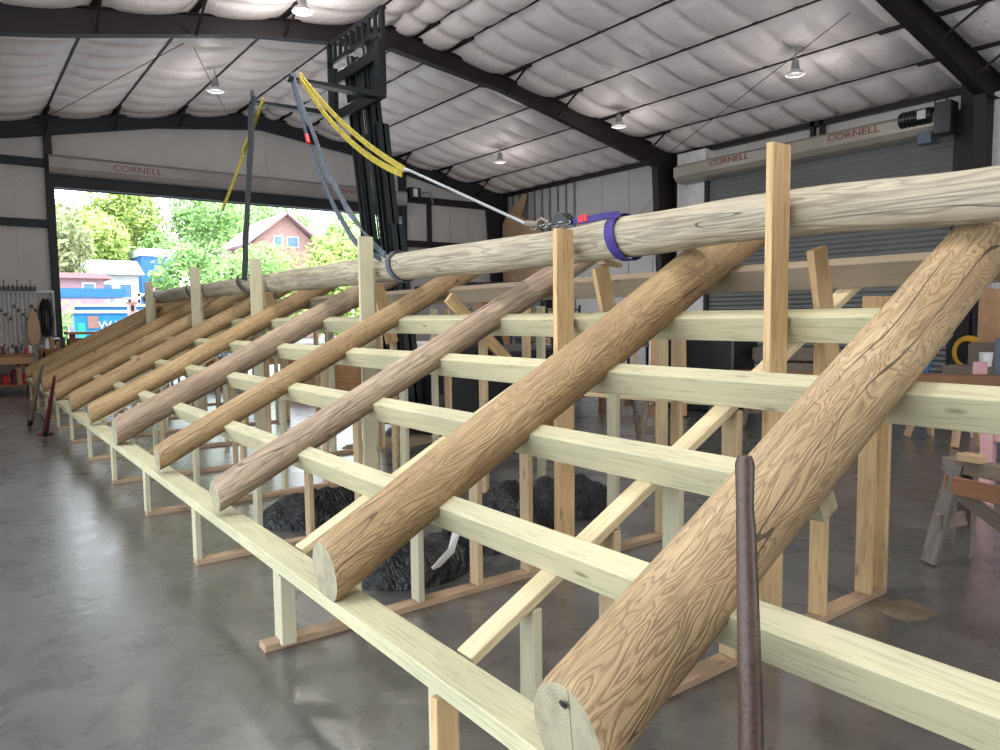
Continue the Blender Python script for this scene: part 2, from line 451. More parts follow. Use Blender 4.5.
DJ0, DJ1, DH = 2.24, 11.9, 4.95          # end door opening
def wallbox(name, mat, lab, *boxes):
    m = MB()
    for b in boxes: m.box(*b)
    o = struct(m.mk(name, mat, mw=Matrix())); o['label'] = lab; return o
m = MB(); m.box(XL - .1, DJ0, YF, YF + .2, 0, DH); m.box(DJ1, XR + .1, YF, YF + .2, 0, DH)
m.prism([(XL - .1, DH), (XR + .1, DH), (XR + .1, roof_z(XR) + .05), (RX, RZ + .05), (XL - .1, roof_z(XL) + .05)], YF, YF + .2)
struct(m.mk('wall_end', M['liner'], mw=Matrix()))['label'] = 'white insulated end wall around the open roll-up door'
wallbox('wall_right', M['liner'], 'white insulated right wall', (XR, XR + .2, 12.3, YF, 0, 6.2), (XR, XR + .2, YB, 6.25, 0, 6.2), (XR, XR + .2, 6.25, 12.3, 5.2, 6.2))
wallbox('wall_left', M['liner'], 'white insulated left wall with a wide opening', (XL - .2, XL, YB, -1, 0, 6.2), (XL - .2, XL, 9.5, YF, 0, 6.2), (XL - .2, XL, -1, 9.5, 5.6, 6.2))
m = MB(); m.box(XL - .1, 3, YB - .2, YB, 0, 4.9); m.box(12, XR + .1, YB - .2, YB, 0, 4.9)
m.prism([(XL - .1, 4.9), (XR + .1, 4.9), (XR + .1, roof_z(XR) + .05), (RX, RZ + .05), (XL - .1, roof_z(XL) + .05)], YB - .2, YB)
struct(m.mk('wall_back', M['liner'], mw=Matrix()))['label'] = 'white insulated wall behind the viewpoint'
# ribbed dark sheet at far end of right wall + seams
for i in range(9):
    struct(MB().box(XR - .045, XR, 17.6 + i * .4, 17.66 + i * .4, 0, 5.95).mk('trim_5', M['zinc'], mw=Matrix()))['label'] = 'vertical rib of the wall sheeting'
for y in (16.4, 15.3, 14.35):
    struct(MB().box(XR - .02, XR, y, y + .035, 0, 5.95).mk('trim_5', M['liner'], mw=Matrix()))['label'] = 'seam of the wall liner'
# end wall girts, posts, jambs, header
def tr(lab, mat, *b):
    o = struct(MB().box(*b).mk('trim_6', mat, mw=Matrix())); o['label'] = lab
tr('upper girt left of the end door', M['steel_blue'], XL, DJ0 - .1, YF - .2, YF, 5.42, 5.60)
tr('middle girt left of the end door', M['steel_blue'], XL, DJ0 - .1, YF - .2, YF, 3.96, 4.14)
tr('upper girt right of the end door', M['steel'], DJ1 + .2, XR - .6, YF - .2, YF, 5.42, 5.62)
tr('middle girt right of the end door', M['steel'], DJ1 + .2, XR - .6, YF - .2, YF, 3.98, 4.18)
tr('left jamb post of the end door', M['steel_blue'], DJ0 - .16, DJ0, YF - .24, YF + .2, 0, 6.8)
tr('right jamb post of the end door', M['steel_blue'], DJ1, DJ1 + .18, YF - .24, YF + .2, 0, 6.6)
tr('end door header', M['steel_blue'], DJ0 - .1, DJ1 + .1, YF - .2, YF + .2, DH, DH + .3)
tr('track pipe right of the end door', M['steel_blue'], 12.95, 13.07, YF - .16, YF - .04, 4.18, 5.42)
for x in (13.9, 14.6, 15.1): tr('seam of the end wall liner', M['liner'], x, x + .03, YF - .02, YF, 4.2, 5.4)
for x in (4.8, 7.6, 9.7): tr('seam of the end wall liner', M['liner'], x, x + .02, YF - .015, YF, 5.7, 6.9)
for x in (1.42, .8): tr('seam of the end wall liner', M['liner'], x, x + .03, YF - .02, YF, 2.3, 5.4)
# end door hood and curtain edge
def hood_profile(c, s, z0, z1, d):
    h = z1 - z0
    return [(c, z1), (c - s * d * .82, z1 - .02), (c - s * d, z1 - h * .2), (c - s * d, z0 + h * .3), (c - s * d * .85, z0 + h * .08), (c - s * d * .6, z0), (c, z0)]
t = thing('roller_door_hood', (7, 21, 5.25), 'long grey metal hood of the open end door with red lettering', 'door hood')
h = MB().prism(hood_profile(YF - .01, 1, 5.25, 5.72, .42), DJ0 - .1, DJ1 + .1, 'x').mk('hood_cover', M['hood_w'], t)
def rotm(cols, loc): return Matrix(((cols[0][0], cols[1][0], cols[2][0], loc[0]), (cols[0][1], cols[1][1], cols[2][1], loc[1]), (cols[0][2], cols[1][2], cols[2][2], loc[2]), (0, 0, 0, 1)))
text('CORNELL', .21, M['redtext'], t, rotm(((1, 0, 0), (0, 0, 1), (0, -1, 0)), (4.1, YF - .435, 5.5)), .004, 1.25)
text('CORNELL', .21, M['redtext'], t, rotm(((1, 0, 0), (0, 0, 1), (0, -1, 0)), (9.9, YF - .435, 5.5)), .004, 1.25)
MB().box(DJ0, DJ1, YF - .12, YF - .06, 4.97, 5.27).mk('door_curtain', M['bluegrey'], t)
# right-wall roller door
D0, D1 = 6.35, 12.15
o = MB().box(15.97, 16.02, D0, D1, 0, 5.25).mk('door_1', M['shutter'], mw=Matrix()); struct(o); o['label'] = 'closed grey ribbed roller shutter in the right wall'
t = thing('roller_door_hood', (15.8, 9.3, 5.1), 'curved tan metal hood over the closed right-hand roller door', 'door hood')
pr = hood_profile(XR - .12, 1, 5.10, 5.58, .75)
m = MB(); n = len(pr); base = 0
for yy in (D0 - .05, D1 + .75):
    for a, b in pr: m.v.append((a, yy, b))
m.f.append(tuple(range(n))); m.f.append(tuple(n + i for i in reversed(range(n))))
for i in range(n): m.f.append((i, n + i, n + (i + 1) % n, (i + 1) % n))
m.mk('hood_cover', M['hood'], t)
for y in (8.12, 11.2):
    text('CORNELL', .19, M['redtext'], t, rotm(((0, -1, 0), (0, 0, 1), (-1, 0, 0)), (15.42, y, 5.40)), .004, 1.35)
for y0, y1, mt in ((D1, D1 + .12, 'steel_blue'), (D0 - .12, D0, 'steel_blue')):
    o = struct(MB().box(15.9, 16.08, y0, y1, 0, 5.12).mk('trim_7', M[mt], mw=Matrix())); o['label'] = 'guide rail of the roller door'
o = struct(MB().box(15.95, XR, D1 + .12, 13.2, 0, 5.95).mk('trim_8', M['white'], mw=Matrix())); o['label'] = 'pale door jamb panel left of the roller door'
o = struct(MB().box(15.95, XR, D0 - .75, D0 - .45, 0, 5.75).mk('trim_8', M['white'], mw=Matrix())); o['label'] = 'pale panel between door post and frame column'
o = struct(MB().box(15.85, XR, D0 - .42, D0 - .12, 0, 6.05).mk('trim_9', M['steel'], mw=Matrix())); o['label'] = 'dark steel post right of the roller door'
for y in (9.2, 9.42, 12.55, 12.75):
    o = struct(MB().box(XR - .22, XR - .12, y - .05, y + .05, 5.6, 6.05).mk('trim_9', M['steel'], mw=Matrix())); o['label'] = 'short steel stub above the door hood'
# door operator on right wall
t = thing('door_operator', (15.7, 6.5, 5.0), 'black electric door motor with looped cable right of tan hood', 'motor')
b = MB(); b.tube([(15.45, 6.55, 5.45), (15.45, 7.15, 5.45)], .15, 16)
for i in range(8): b.tube([(15.45, 6.6 + i * .07, 5.45), (15.45, 6.63 + i * .07, 5.45)], .165, 16)
b.mk('motor_body', M['black'], t, smooth=True)
MB().box(15.35, 15.7, 6.2, 6.5, 5.05, 5.65).mk('gearbox', M['black'], t, bev=.01)
MB().box(15.28, 15.34, 6.62, 6.78, 5.38, 5.55).mk('terminal_box', M['zinc'], t)
MB().box(15.5, 15.7, 6.6, 6.85, 4.95, 5.25).mk('bracket', M['bluegrey'], t)
MB().tube([(15.5, 6.3 + .25 * math.sin(a * .5), 5.65 + .2 * math.sin(a)) for a in [i * .3 for i in range(12)]], .015, 6).mk('power_cable', M['black'], t, smooth=True)
t = thing('door_operator', (12.2, 21.0, 5.4), 'small cluttered door motor at right end of the far door hood', 'motor')
MB().box(12.1, 12.5, 20.85, 21.1, 5.5, 5.85).mk('gearbox', M['black'], t, bev=.01)
MB().box(12.2, 12.35, 20.8, 20.84, 5.55, 5.8).mk('terminal_box', M['white'], t)
MB().tube([(12.6, 20.9, 5.7), (12.9, 20.9, 5.75), (13.0, 20.95, 5.4)], .03, 8).mk('power_cable', M['zinc'], t, smooth=True)
MB().tube([(12.1, 20.85, 5.3), (12.12, 20.85, 4.9)], .03, 8).mk('hand_chain', M['zinc'], t)

# x-bracing rods in the wall bay
t = MB().tube([(16.1, 13.6, 5.4), (16.1, 16.3, 3.3), (16.1, 19, 1.2)], .012, 6).mk('brace_rod', M['cable'])
tag(t, 'thin diagonal brace rod against white right wall', 'brace rod')
for a, b, lab in (((3.64, 14.2, 6.6), (1.9, 20.8, 6.35), 'thin brace rod under the left roof slope'),
                  ((3.9, 14.5, 6.65), (6.4, 20.5, 6.95), 'thin brace rod crossing the roof bay beyond the mid frame'),
                  ((15.3, 13.0, 5.85), (11.6, 6.2, 6.35), 'thin brace rod under the right roof slope')):
    tag(MB().tube([a, b], .008, 6).mk('brace_rod', M['steel']), lab, 'brace rod')

# ------------------------------------------------------------------ high-bay lamps
def lamp(x, y, z, lit, lab):
    t = thing('high_bay_lamp', (x, y, z), lab, 'ceiling lamp', 'high bay lamps under the roof')
    MB().tube([(x, y, z + .22), (x, y, roof_z(x) - .08)], .012, 6).mk('hanger', M['zinc'], t)
    MB().tube([(x, y, z + .08), (x, y, z + .24)], [.08, .06], 14).mk('housing', M['zinc'], t, smooth=True)
    MB().tube([(x, y, z - .02), (x, y, z + .03), (x, y, z + .09)], [.17, .145, .06], 24, False).mk('reflector', M['lens_dim'], t, smooth=True)
    MB().tube([(x, y, z - .012), (x, y, z - .004)], .145, 24).mk('lens', M['lens'] if lit else M['zinc'], t)
    if lit:
        l = bpy.data.lights.new('lamp_light', 'AREA'); l.shape = 'DISK'; l.size = .4; l.energy = LAMP_W; l.color = (1, .955, .88)
        l.spread = math.radians(165)
        lo = bpy.data.objects.new('lamp_light', l); C.objects.link(lo); lo.parent = t; lo.matrix_local = Matrix.Translation((0, 0, -.03))
    pl = bpy.data.lights.new('ceiling_fill', 'POINT'); pl.shadow_soft_size = .2; pl.energy = FILL_W * (1 if lit else .3); pl.color = (1, .95, .9)  # added fill light below every lamp to brighten the ceiling
    po = bpy.data.objects.new('ceiling_fill', pl); C.objects.link(po); po.parent = t; po.matrix_local = Matrix.Translation((0, 0, -.3))
LAMP_W = 74; FILL_W = 70
spots = [(4.98, 12.0, 6.75, 1, 'lit round high bay lamp below the mid frame, left of the mast'),
         (4.84, 16.5, 6.55, 0, 'high bay lamp hanging over the far door end, left of the slings'),
         (12.93, 17.14, 6.1, 0, 'high bay lamp in the far bay near the right wall'),
         (12.87, 12.4, 6.1, 0, 'high bay lamp just this side of the mid frame on the right slope'),
         (12.87, 7.9, 6.1, 0, 'high bay lamp above the closed roller door'),
         (3.0, 7.6, 6.2, 1, 'added unseen high bay lamp over the middle of the log rafters'),  # this and the next two: out-of-view lamps added to light the interior
         (3.2, 2.8, 6.2, 1, 'added unseen high bay lamp over the near end of the frame'),
         (1.8, -1.6, 6.2, 1, 'added unseen high bay lamp behind the viewpoint')]
for s in spots: lamp(*s)

# ------------------------------------------------------------------ the jig: station frames
ST = [2.0, 3.51, 5.08, 6.65, 8.21, 9.82, 11.45, 13.05, 14.65, 16.25, 17.75]
NM = ['nearest', 'second', 'third', 'fourth', 'fifth', 'sixth', 'seventh', 'eighth', 'ninth', 'tenth', 'eleventh']
def station(i, y):
    t = thing('support_frame', (2.7, y + .045, 0), f'{NM[i]} stud-and-plate lumber frame carrying the sloping beams, counted from the camera', 'wooden frame', 'lumber frames under the sloping beams')
    jit = lambda a=.012: random.uniform(-a, a)
    yc = y + .045
    board('bottom_plate', ((1.17 if i == 1 else 1.243) + jit(), yc, .019), (4.33, yc, .019), .089, .038, M['plate'], t)
    sx = [1.26, 1.67, 2.07, 2.47, 2.87, 3.65, 4.14, 4.31]
    for k, x in enumerate(sx):
        x += jit() if 0 < k < 6 else 0
        top = .43 if k == 0 else (chord_z(x - .019) - .05 if k < 6 else 1.74)
        board('stud', (x, yc, .038), (x, yc, top), .089, .038, M['pine'] if (i == 0 and k > 4) else (M['stud_green'] if (k in (0, 1) or (i + k) % 3 == 0) else M['stud']), t, up=(1, 0, 0))
    # sloped chord laid flat, top surface in the chord plane
    off = Vector((SIN, 0, -COS)) * .0195
    a = Vector((1.36, yc, chord_z(1.36))) + off; b = Vector((3.93, yc, chord_z(3.93))) + off
    board('top_chord', a, b, .089, .038, M['chord'], t, up=(-SIN, 0, COS))
    # prop that holds the horizontal log from behind
    if i in (0, 1, 3, 5, 7, 9):
        up = Vector((1, 0, .35)).normalized()
        board('leaning_prop', (3.60, y - .02, 1.40), (3.445, y - .02, 1.97), .038, .13, M['pine'], t, up=up)
    if i == 0:
        board('cleat', (1.24, y - .02, .04), (1.24, y - .02, .41), .038, .089, M['pine'], t, up=(1, 0, 0))
    if i == 1:
        board('cleat', (1.27, y - .021, .03), (1.27, y - .021, .385), .038, .075, M['stud_green'], t, up=(1, 0, 0))
        board('packing_block', (3.43, y - .05, 2.0), (3.6, y - .05, 1.985), .06, .03, M['stud'], t)
    if i == 2:
        board('counter_brace', (3.36, yc + .07, 1.82), (3.98, yc + .07, 1.26), .038, .1, M['pine'], t, up=(.7, 0, .7))
    return t
for i, y in enumerate(ST): station(i, y)

# sill plank and five beams
sb = board('sill_beam', (1.275, .95, .457), (1.275, 18.2, .455), .15, .060, M['sill'])
tag(sb, 'long flat pale-green treated plank the lower log ends rest on', 'sill plank')
BX = [1.747, 2.268, 2.795, 3.321, 3.847]
BY0 = [-.35, 1.25, -.5, 1.33, 1.1]
BL = ['lowest sloping-set pale green timber beam, just above the sill plank', 'second pale green timber beam up, ending just past the nearest log',
      'middle pale green timber beam running out of the right edge of the photo', 'fourth pale green timber beam up, below the horizontal log', 'shade-darkened brown top timber beam behind the horizontal log']
for i, x in enumerate(BX):
    z = chord_z(x)
    c = Vector((x, 0, z)) + Vector((COS, 0, SIN)) * .0455 + Vector((-SIN, 0, COS)) * .0715
    o = board('timber_beam', (c.x, BY0[i], c.z), (c.x, 18.3, c.z), .091, .141, M['shaded_beam'] if i == 4 else M['green'], up=(-SIN, 0, COS), bev=.004, ends=M['cut'])
    tag(o, BL[i], 'beam', 'beams laid across the lumber frames')

# logs
def make_log(name, p0, p1, r0, r1, mat, seed, wob=.012, seg=90, nr=40, cline=None, rough=.012, plumb=False):
    R, L = frame(p0, p1)
    vs = []; fs = []; fm = []
    for i in range(seg + 1):
        s = i / seg; x = L * s
        r = r0 + (r1 - r0) * s
        cy = wob * noise.noise(Vector((x * .7, seed, 0))) ; cz = wob * noise.noise(Vector((x * .7, seed, 9)))
        if cline: dz, r = cline(x); cz += dz
        e = .006 if i in (0, seg) else 0; cut = .42 * max(0., 1 - x / .5) if plumb else 0
        for j in range(nr):
            a = 2 * PI * j / nr
            rr = (r - e) * (1 + rough * 2 * noise.noise(Vector((x * 1.3, math.cos(a) * 1.2 + seed, math.sin(a) * 1.2))) + rough * noise.noise(Vector((x * 4, math.cos(a) * 4 + seed, math.sin(a) * 4))))
            vs.append((x + cut * rr * math.sin(a), cy + rr * math.cos(a), cz + rr * math.sin(a)))
    for i in range(seg):
        for j in range(nr):
            k = i * nr + j; l = i * nr + (j + 1) % nr
            fs.append((k, k + nr, l + nr, l)); fm.append(0)
    # end caps with rings of quads
    fs.append(tuple(range(nr))); fm.append(1)
    fs.append(tuple(seg * nr + j for j in reversed(range(nr)))); fm.append(1)
    o = mk(name, vs, fs, mat, None, R, mats=[mat, M['end']], fm=fm)
    me = o.data; me.polygons.foreach_set('use_smooth', [True] * (len(fs) - 2) + [False, False]); me.set_sharp_from_angle(angle=1.0)
    return o
LY = [1.318, 2.82, 4.43, 5.96, 7.66, 9.28, 10.9, 12.62, 14.35, 16.1, 17.8]
LR = [(.132, .128, 1.825), (.124, .138, 1.81), (.095, .102, 1.73), (.092, .100, 1.75), (.122, .116, 1.745), (.102, .108, 1.76), (.118, .112, 1.77), (.118, .112, 1.77), (.12, .112, 1.77), (.116, .112, 1.77), (.116, .112, 1.77)]
what = ['largest log rafter in the foreground, its cut end at the bottom of the photo',
        'golden brown log rafter, second from the camera', 'greyish brown log rafter, third from the camera',
        'slim brown log rafter, fourth from the camera', 'thick tan log rafter, fifth from the camera',
        'slim log rafter, sixth from the camera', 'log rafter seventh from the camera', 'log rafter eighth from the camera',
        'log rafter ninth from the camera, with a large knot', 'second farthest log rafter', 'farthest log rafter, at the far end of the frame']
for i, y in enumerate(LY):
    r, r1, zz = LR[i]; sl = (zz - .605) / 2.2
    x0 = 1.2 - r * SIN + .045; z0 = .605 + (x0 - 1.2) * sl
    x1 = 3.98 if i == 0 else (4.14 if i == 1 else 4.27); z1 = .605 + (x1 - 1.2) * sl
    mat = M['log_light'] if i == 0 else (M['log_grey'] if i in (2, 4) else M['log'])
    o = make_log('log_rafter', (x0, y, z0), (x1, y, z1), r, r1 + (r1 - r) * .25, mat, i * 3.7, seg=110 if i < 3 else 60, nr=48 if i < 3 else 28, plumb=True)
    tag(o, what[i], 'log', 'peeled log rafters leaning on the frame')
    if i == 8:
        c = Vector((x0, y, z0)).lerp(Vector((x1, y, z1)), .28) + Vector((-.07, -.06, .075))
        k = MB().tube([c + Vector((.035, .03, -.04)), c + Vector((-.004, -.004, .003))], [.055, .02], 12).mk('knot', M['oldwood'], o, smooth=True)
# drilled hole in the near log end
o = bpy.data.objects['log_rafter']
mwl = LOC[o.name]
cc = mwl @ Vector((.026, -.01, .092)); dd = (mwl.to_3x3() @ Vector((1, 0, 0)))
MB().tube([cc - dd * .002, cc + dd * .004], .012, 14).mk('drilled_hole', M['black'], o)

KY = [(.2, 2.107, .108), (1.2, 2.106, .108), (2.1, 2.140, .112), (2.4, 2.145, .114), (3.1, 2.125, .123), (3.8, 2.105, .116), (4.7, 2.106, .124), (5.3, 2.115, .122), (7.1, 2.113, .127), (8.0, 2.106, .128), (10, 2.12, .114), (14, 2.115, .122), (18.3, 2.11, .115)]
def cl(x):
    y = .35 + x
    for a, b in zip(KY[:-1], KY[1:]):
        if y <= b[0] or b is KY[-1]:
            t = min(1, max(0, (y - a[0]) / (b[0] - a[0]))); t = t * t * (3 - 2 * t)
            return a[1] + (b[1] - a[1]) * t - 2.1 + .012, (a[2] + (b[2] - a[2]) * t) * 1.03
def clr(y): return cl(y - .35)
rid = make_log('ridge_log', (3.4, .35, 2.1), (3.4, 16.9, 2.1), .12, .11, M['ridge'], 50, .01, 220, 48, cl, .012)
tag(rid, 'long pale weathered log lying level across the upper ends of the log rafters', 'log')

# tall uprights in front of the horizontal log
UP = [(2.03, 2.44, 'tallest pine upright board, in front of the horizontal log between the two nearest rafters'),
      (3.54, 2.2, 'pine upright board with the ratchet on its top, between second and third rafters'),
      (6.30, 2.41, 'grey-green upright board right in front of the forklift mast'),
      (9.38, 2.42, 'upright board beside the hanging dark sling'),
      (12.25, 2.49, 'upright board with a dark strap on top, near the far end of the log'),
      (15.62, 2.41, 'farthest upright board, at the far end of the horizontal log')]
for i, (y, zt, lab) in enumerate(UP):
    t = thing('upright_post', (3.17, y - .02, 0), lab, 'wooden post', 'upright boards in front of the horizontal log')
    mt = M['pine'] if i < 2 else M['stud_green']
    board('tall_board', (3.15, y - .021, .04), (3.15, y - .021, zt), .038, .145, mt, t, up=(1, 0, 0))
    board('side_cleat', (3.242, y + .018, .06), (3.242, y + .018, 2.1 if i else 2.22), .038, .04, mt, t, up=(1, 0, 0))

# ------------------------------------------------------------------ slings and straps
def ring(y, w, mat, name, lab, cat, parent=None, tilt=0., gap=.008):
    cz, r = clr(y); cz += 2.1; r += gap + .012
    pts = [(3.4 + r * math.cos(a), y + tilt * math.sin(a), cz + r * math.sin(a)) for a in [2 * PI * i / 36 for i in range(37)]]
    o = MB().strap(pts, w, .006, (0, 1, 0)).mk(name, mat, parent, smooth=False)
    if lab: tag(o, lab, cat)
    return o
# forks: tips at X 3.3, heels at X 4.42
FK = [(8.36, 4.40), (9.70, 4.46)]
t = thing('lifting_sling', (3.35, 6.1, 2.2), 'grey lifting sling from the nearer fork tip down around the pale log', 'sling')
p0 = Vector((3.32, 8.32, 4.42)); e = Vector((3.27, 6.1, 2.23))
def path(a, b, sag, n=14, wob=0, sd=0):
    out = []
    for i in range(n + 1):
        s = i / n; p = Vector(a).lerp(Vector(b), s); p.z -= sag * 4 * s * (1 - s)
        p += Vector((0, wob * noise.noise(Vector((s * 6, sd, 0))), 0)); out.append(p)
    return out
m = MB(); m.strap(path(p0 + Vector((0, .0, 0)), e + Vector((0, .02, 0)), .30, 18, .05, 1), .06, .012, (0, .4, .3))
m.strap(path(p0 + Vector((.04, .14, -.02)), e + Vector((0, .12, -.02)), .44, 18, .06, 2), .055, .014, (0, .7, .3))
m.mk('hanging_leg', M['greysling'], t)
ring(6.05, .06, M['greysling'], 'log_loop', None, None, t, .06)
MB().strap([p0 + Vector((.0, .0, .01)), p0 + Vector((0, 0, .04)), p0 + Vector((0, .06, .05)), p0 + Vector((0, .1, .0))], .05, .012, (1, 0, 0)).mk('fork_loop', M['greysling'], t)
q = e.lerp(p0, .78) + Vector((0, .1, -.29)); MB().tube([q + Vector((0, .03, .05)), q + Vector((0, -.02, -.05))], .024, 8).mk('red_tag', M['red'], t)
t = thing('lifting_sling', (3.35, 9.9, 2.2), 'thick dark sling hanging straight down from the farther fork tip to the pale log', 'sling')
p1 = Vector((3.31, 9.70, 4.53)); e1 = Vector((3.27, 10.2, 2.2))
m = MB()
for k in range(3):
    m.strap(path(p1 + Vector((0, -.05 + k * .05, -.02 * k)), e1 + Vector((0, -.03 + .03 * k, 0)), .02, 16, .06, 3 + k), .085, .025, (0, .8, .3))
m.mk('hanging_leg', M['blacksling'], t)
ring(10.35, .05, M['blacksling'], 'log_loop', None, None, t, .25, .03)
MB().tube([p1 + Vector((0, .0, -.02)), p1 + Vector((0, .01, .08))], .02, 10).mk('fork_loop', M['black'], t, smooth=True)
t = thing('strap_loop', (3.3, 13.0, 2.2), 'black strap looped round the pale log and over the fifth upright board', 'strap')
ring(13.1, .05, M['blacksling'], 'log_loop', None, None, t, .25, .03)
MB().strap([(3.2, 12.22, 2.52), (3.28, 12.5, 2.4), (3.3, 13.05, 2.22)], .05, .01, (0, 1, 0)).mk('top_strap', M['blacksling'], t)
# purple ratchet strap
t = thing('ratchet_strap', (3.35, 3.15, 2.2), 'purple ratchet strap wrapped round the pale log with red label', 'strap')
ring(3.22, .075, M['purple'], 'log_loop', None, None, t, .03)
cz, rr = clr(3.3); cz += 2.1
MB().strap([(3.33, 3.20, cz + rr + .012), (3.24, 3.27, cz + rr + .0), (3.17, 3.35, cz + rr - .02), (3.17, 3.5, 2.245)], .04, .01, (.3, 0, 1)).mk('strap_tail', M['purple'], t)
MB().strap([(3.185, 3.33, cz + rr - .006), (3.166, 3.39, cz + rr - .014)], .045, .018, (.3, 0, 1)).mk('red_label', M['red'], t)
t = thing('ratchet', (3.17, 3.52, 2.225), 'black ratchet with chain sitting on the second upright board', 'ratchet')
MB().prism([(3.44, 2.23), (3.62, 2.23), (3.60, 2.275), (3.55, 2.31), (3.50, 2.30), (3.45, 2.255)], 3.12, 3.20, 'x').mk('ratchet_body', M['black'], t, bev=.004)
m = MB()
for k in range(7):
    c = Vector((3.13, 3.46 + k * .055, 2.235 + .006 * (k % 2)))
    ps = [c + Vector((.012 * math.cos(a) if k % 2 else 0, .03 * math.sin(a), .012 * math.cos(a) if not k % 2 else 0)) for a in [2 * PI * j / 10 for j in range(11)]]
    m.tube(ps, .004, 6, False)
m.mk('chain', M['zinc'], t, smooth=True)
m = MB(); m.tube([(3.12, 3.72, 2.25), (3.12, 3.85, 2.27)], .02, 8); m.tube([(3.12, 3.62, 2.25), (3.14, 3.72, 2.29), (3.12, 3.8, 2.25)], .01, 6)
m.mk('hook', M['oldwood'], t, smooth=True)
# yellow sling + wire rope
ye = Vector((3.2, 5.6, 2.92))
t = thing('yellow_sling', (3.25, 7, 3), 'bright yellow doubled sling sagging from the nearer fork tip to the wire rope', 'sling')
MB().strap(path((3.34, 8.18, 4.42), ye, .10, 14), .05, .012, (0, .6, .8)).mk('upper_strand', M['yellow'], t)
MB().strap(path((3.32, 8.13, 4.36), ye + Vector((0, .05, -.03)), .16, 14), .055, .012, (0, .6, .8)).mk('lower_strand', M['yellow'], t)
o = MB().tube([ye, ye + Vector((0, -.1, -.03)), (3.12, 3.86, 2.27)], [.016, .011, .011], 8).mk('wire_rope', M['cable'])
tag(o, 'grey wire rope stretched from the yellow sling to the ratchet', 'wire rope')
t = thing('yellow_sling', (3.25, 10.5, 3.2), 'dull yellow sling hanging to the left of the dark sling', 'sling')
MB().strap(path((3.42, 9.62, 4.49), (3.2, 10.8, 3.22), .02, 12), .08, .012, (0, .8, .4)).mk('upper_strand', M['yellow'], t)
MB().strap(path((3.40, 9.55, 4.49), (3.28, 10.1, 3.9), .0, 6), .05, .012, (0, .8, .4)).mk('lower_strand', M['yellow'], t)
MB().tube([(3.2, 10.8, 3.22), (3.2, 11.75, 2.7), (3.25, 12.3, 2.3)], .006, 6).mk('cord', M['cable'], t)

# ------------------------------------------------------------------ forklift
t = thing('forklift', (6.0, 9.0, 0), 'black forklift with raised mast and forks holding the slings, behind the pale log', 'forklift')
lx = lambda z: 4.98 - .098 * z            # mast leans towards the log
def mast_rail(y0, y1, dx, z0, z1, w=.14):
    m = MB()
    for ya, yb in ((y0, y0 + .035), (y1 - .035, y1)):
        m.add([(lx(z0) + dx, ya, z0), (lx(z0) + dx + w, ya, z0), (lx(z0) + dx + w, yb, z0), (lx(z0) + dx, yb, z0), (lx(z1) + dx, ya, z1), (lx(z1) + dx + w, ya, z1), (lx(z1) + dx + w, yb, z1), (lx(z1) + dx, yb, z1)], BOXF)
    a, b = w * .42, w * .58
    m.add([(lx(z0) + dx + a, y0, z0), (lx(z0) + dx + b, y0, z0), (lx(z0) + dx + b, y1, z0), (lx(z0) + dx + a, y1, z0), (lx(z1) + dx + a, y0, z1), (lx(z1) + dx + b, y0, z1), (lx(z1) + dx + b, y1, z1), (lx(z1) + dx + a, y1, z1)], BOXF)
    return m
mast_rail(8.72, 8.86, .06, .1, 2.9, .2).mk('outer_rail', M['mast'], t); mast_rail(9.50, 9.64, .06, .1, 2.9, .2).mk('outer_rail', M['mast'], t)
mast_rail(8.76, 8.90, .04, .3, 4.2, .17).mk('middle_rail', M['mast'], t); mast_rail(9.42, 9.56, .04, .3, 4.2, .17).mk('middle_rail', M['mast'], t)
mast_rail(8.84, 8.98, .02, 2.0, 4.95, .15).mk('inner_rail', M['mast'], t); mast_rail(9.36, 9.50, .02, 2.0, 5.05, .15).mk('inner_rail', M['mast'], t)
for y in (8.95, 9.42):
    MB().tube([(lx(5.0) + .1, y, 5.0), (lx(5.18) + .1, y, 5.2)], .055, 14).mk('cylinder_head', M['mast'], t, smooth=True)
    MB().tube([(lx(.4) + .22, y, .4), (lx(5.0) + .12, y, 5.0)], .03, 10).mk('lift_cylinder', M['mast'], t, smooth=True)
for z in (1.0, 2.7, 4.1, 4.95): MB().bar((lx(z) + .14, 8.75 if z < 3 else 8.86, z), (lx(z) + .14, 9.6 if z < 3 else 9.46, z), .05, .1).mk('cross_member', M['mast'], t)
for y in (9.08, 9.13, 9.19, 9.24): MB().tube([(lx(.8) + .1, y, .8), (lx(4.9) + .06, y, 4.9)], .011, 6).mk('hose', M['black'], t)
cx = 4.50
MB().box(cx - .02, cx + .05, 8.38, 9.98, 4.9, 5.05).mk('carriage_bar', M['mast'], t, bev=.008)
MB().box(cx - .02, cx + .05, 8.38, 9.98, 4.4, 4.55).mk('carriage_bar', M['mast'], t, bev=.008)
for y in (8.78, 9.22): MB().box(cx + .05, cx + .12, y - .03, y + .03, 4.46, 5.14).mk('carriage_upright', M['mast'], t)
m = MB()
for y in (8.42, 9.97): m.box(cx + .0, cx + .05, y - .045, y + .045, 4.45, 5.52)
for z in (5.24, 5.50): m.box(cx, cx + .04, 8.42, 9.97, z - .026, z + .026)
m.mk('backrest_frame', M['mast'], t)
for k in range(8):
    y = 8.58 + k * .172
    MB().box(cx + .005, cx + .035, y - .028, y + .028, 5.24, 5.5).mk('backrest_bar', M['mast'], t)
for k, (y, z) in enumerate(FK):
    m = MB(); w = .07
    yy = y if k == 0 else y
    m.prism([(cx - .02, 5.08), (cx - .09, 5.08), (cx - .09, z + .045), (3.30, z + .012), (3.28, z), (3.3, z - .014), (cx - .1, z - .03), (cx - .02, z - .0)], yy - w, yy + w)
    o = m.mk('fork', M['mast'], t); o['label'] = 'long tapered fork arm'
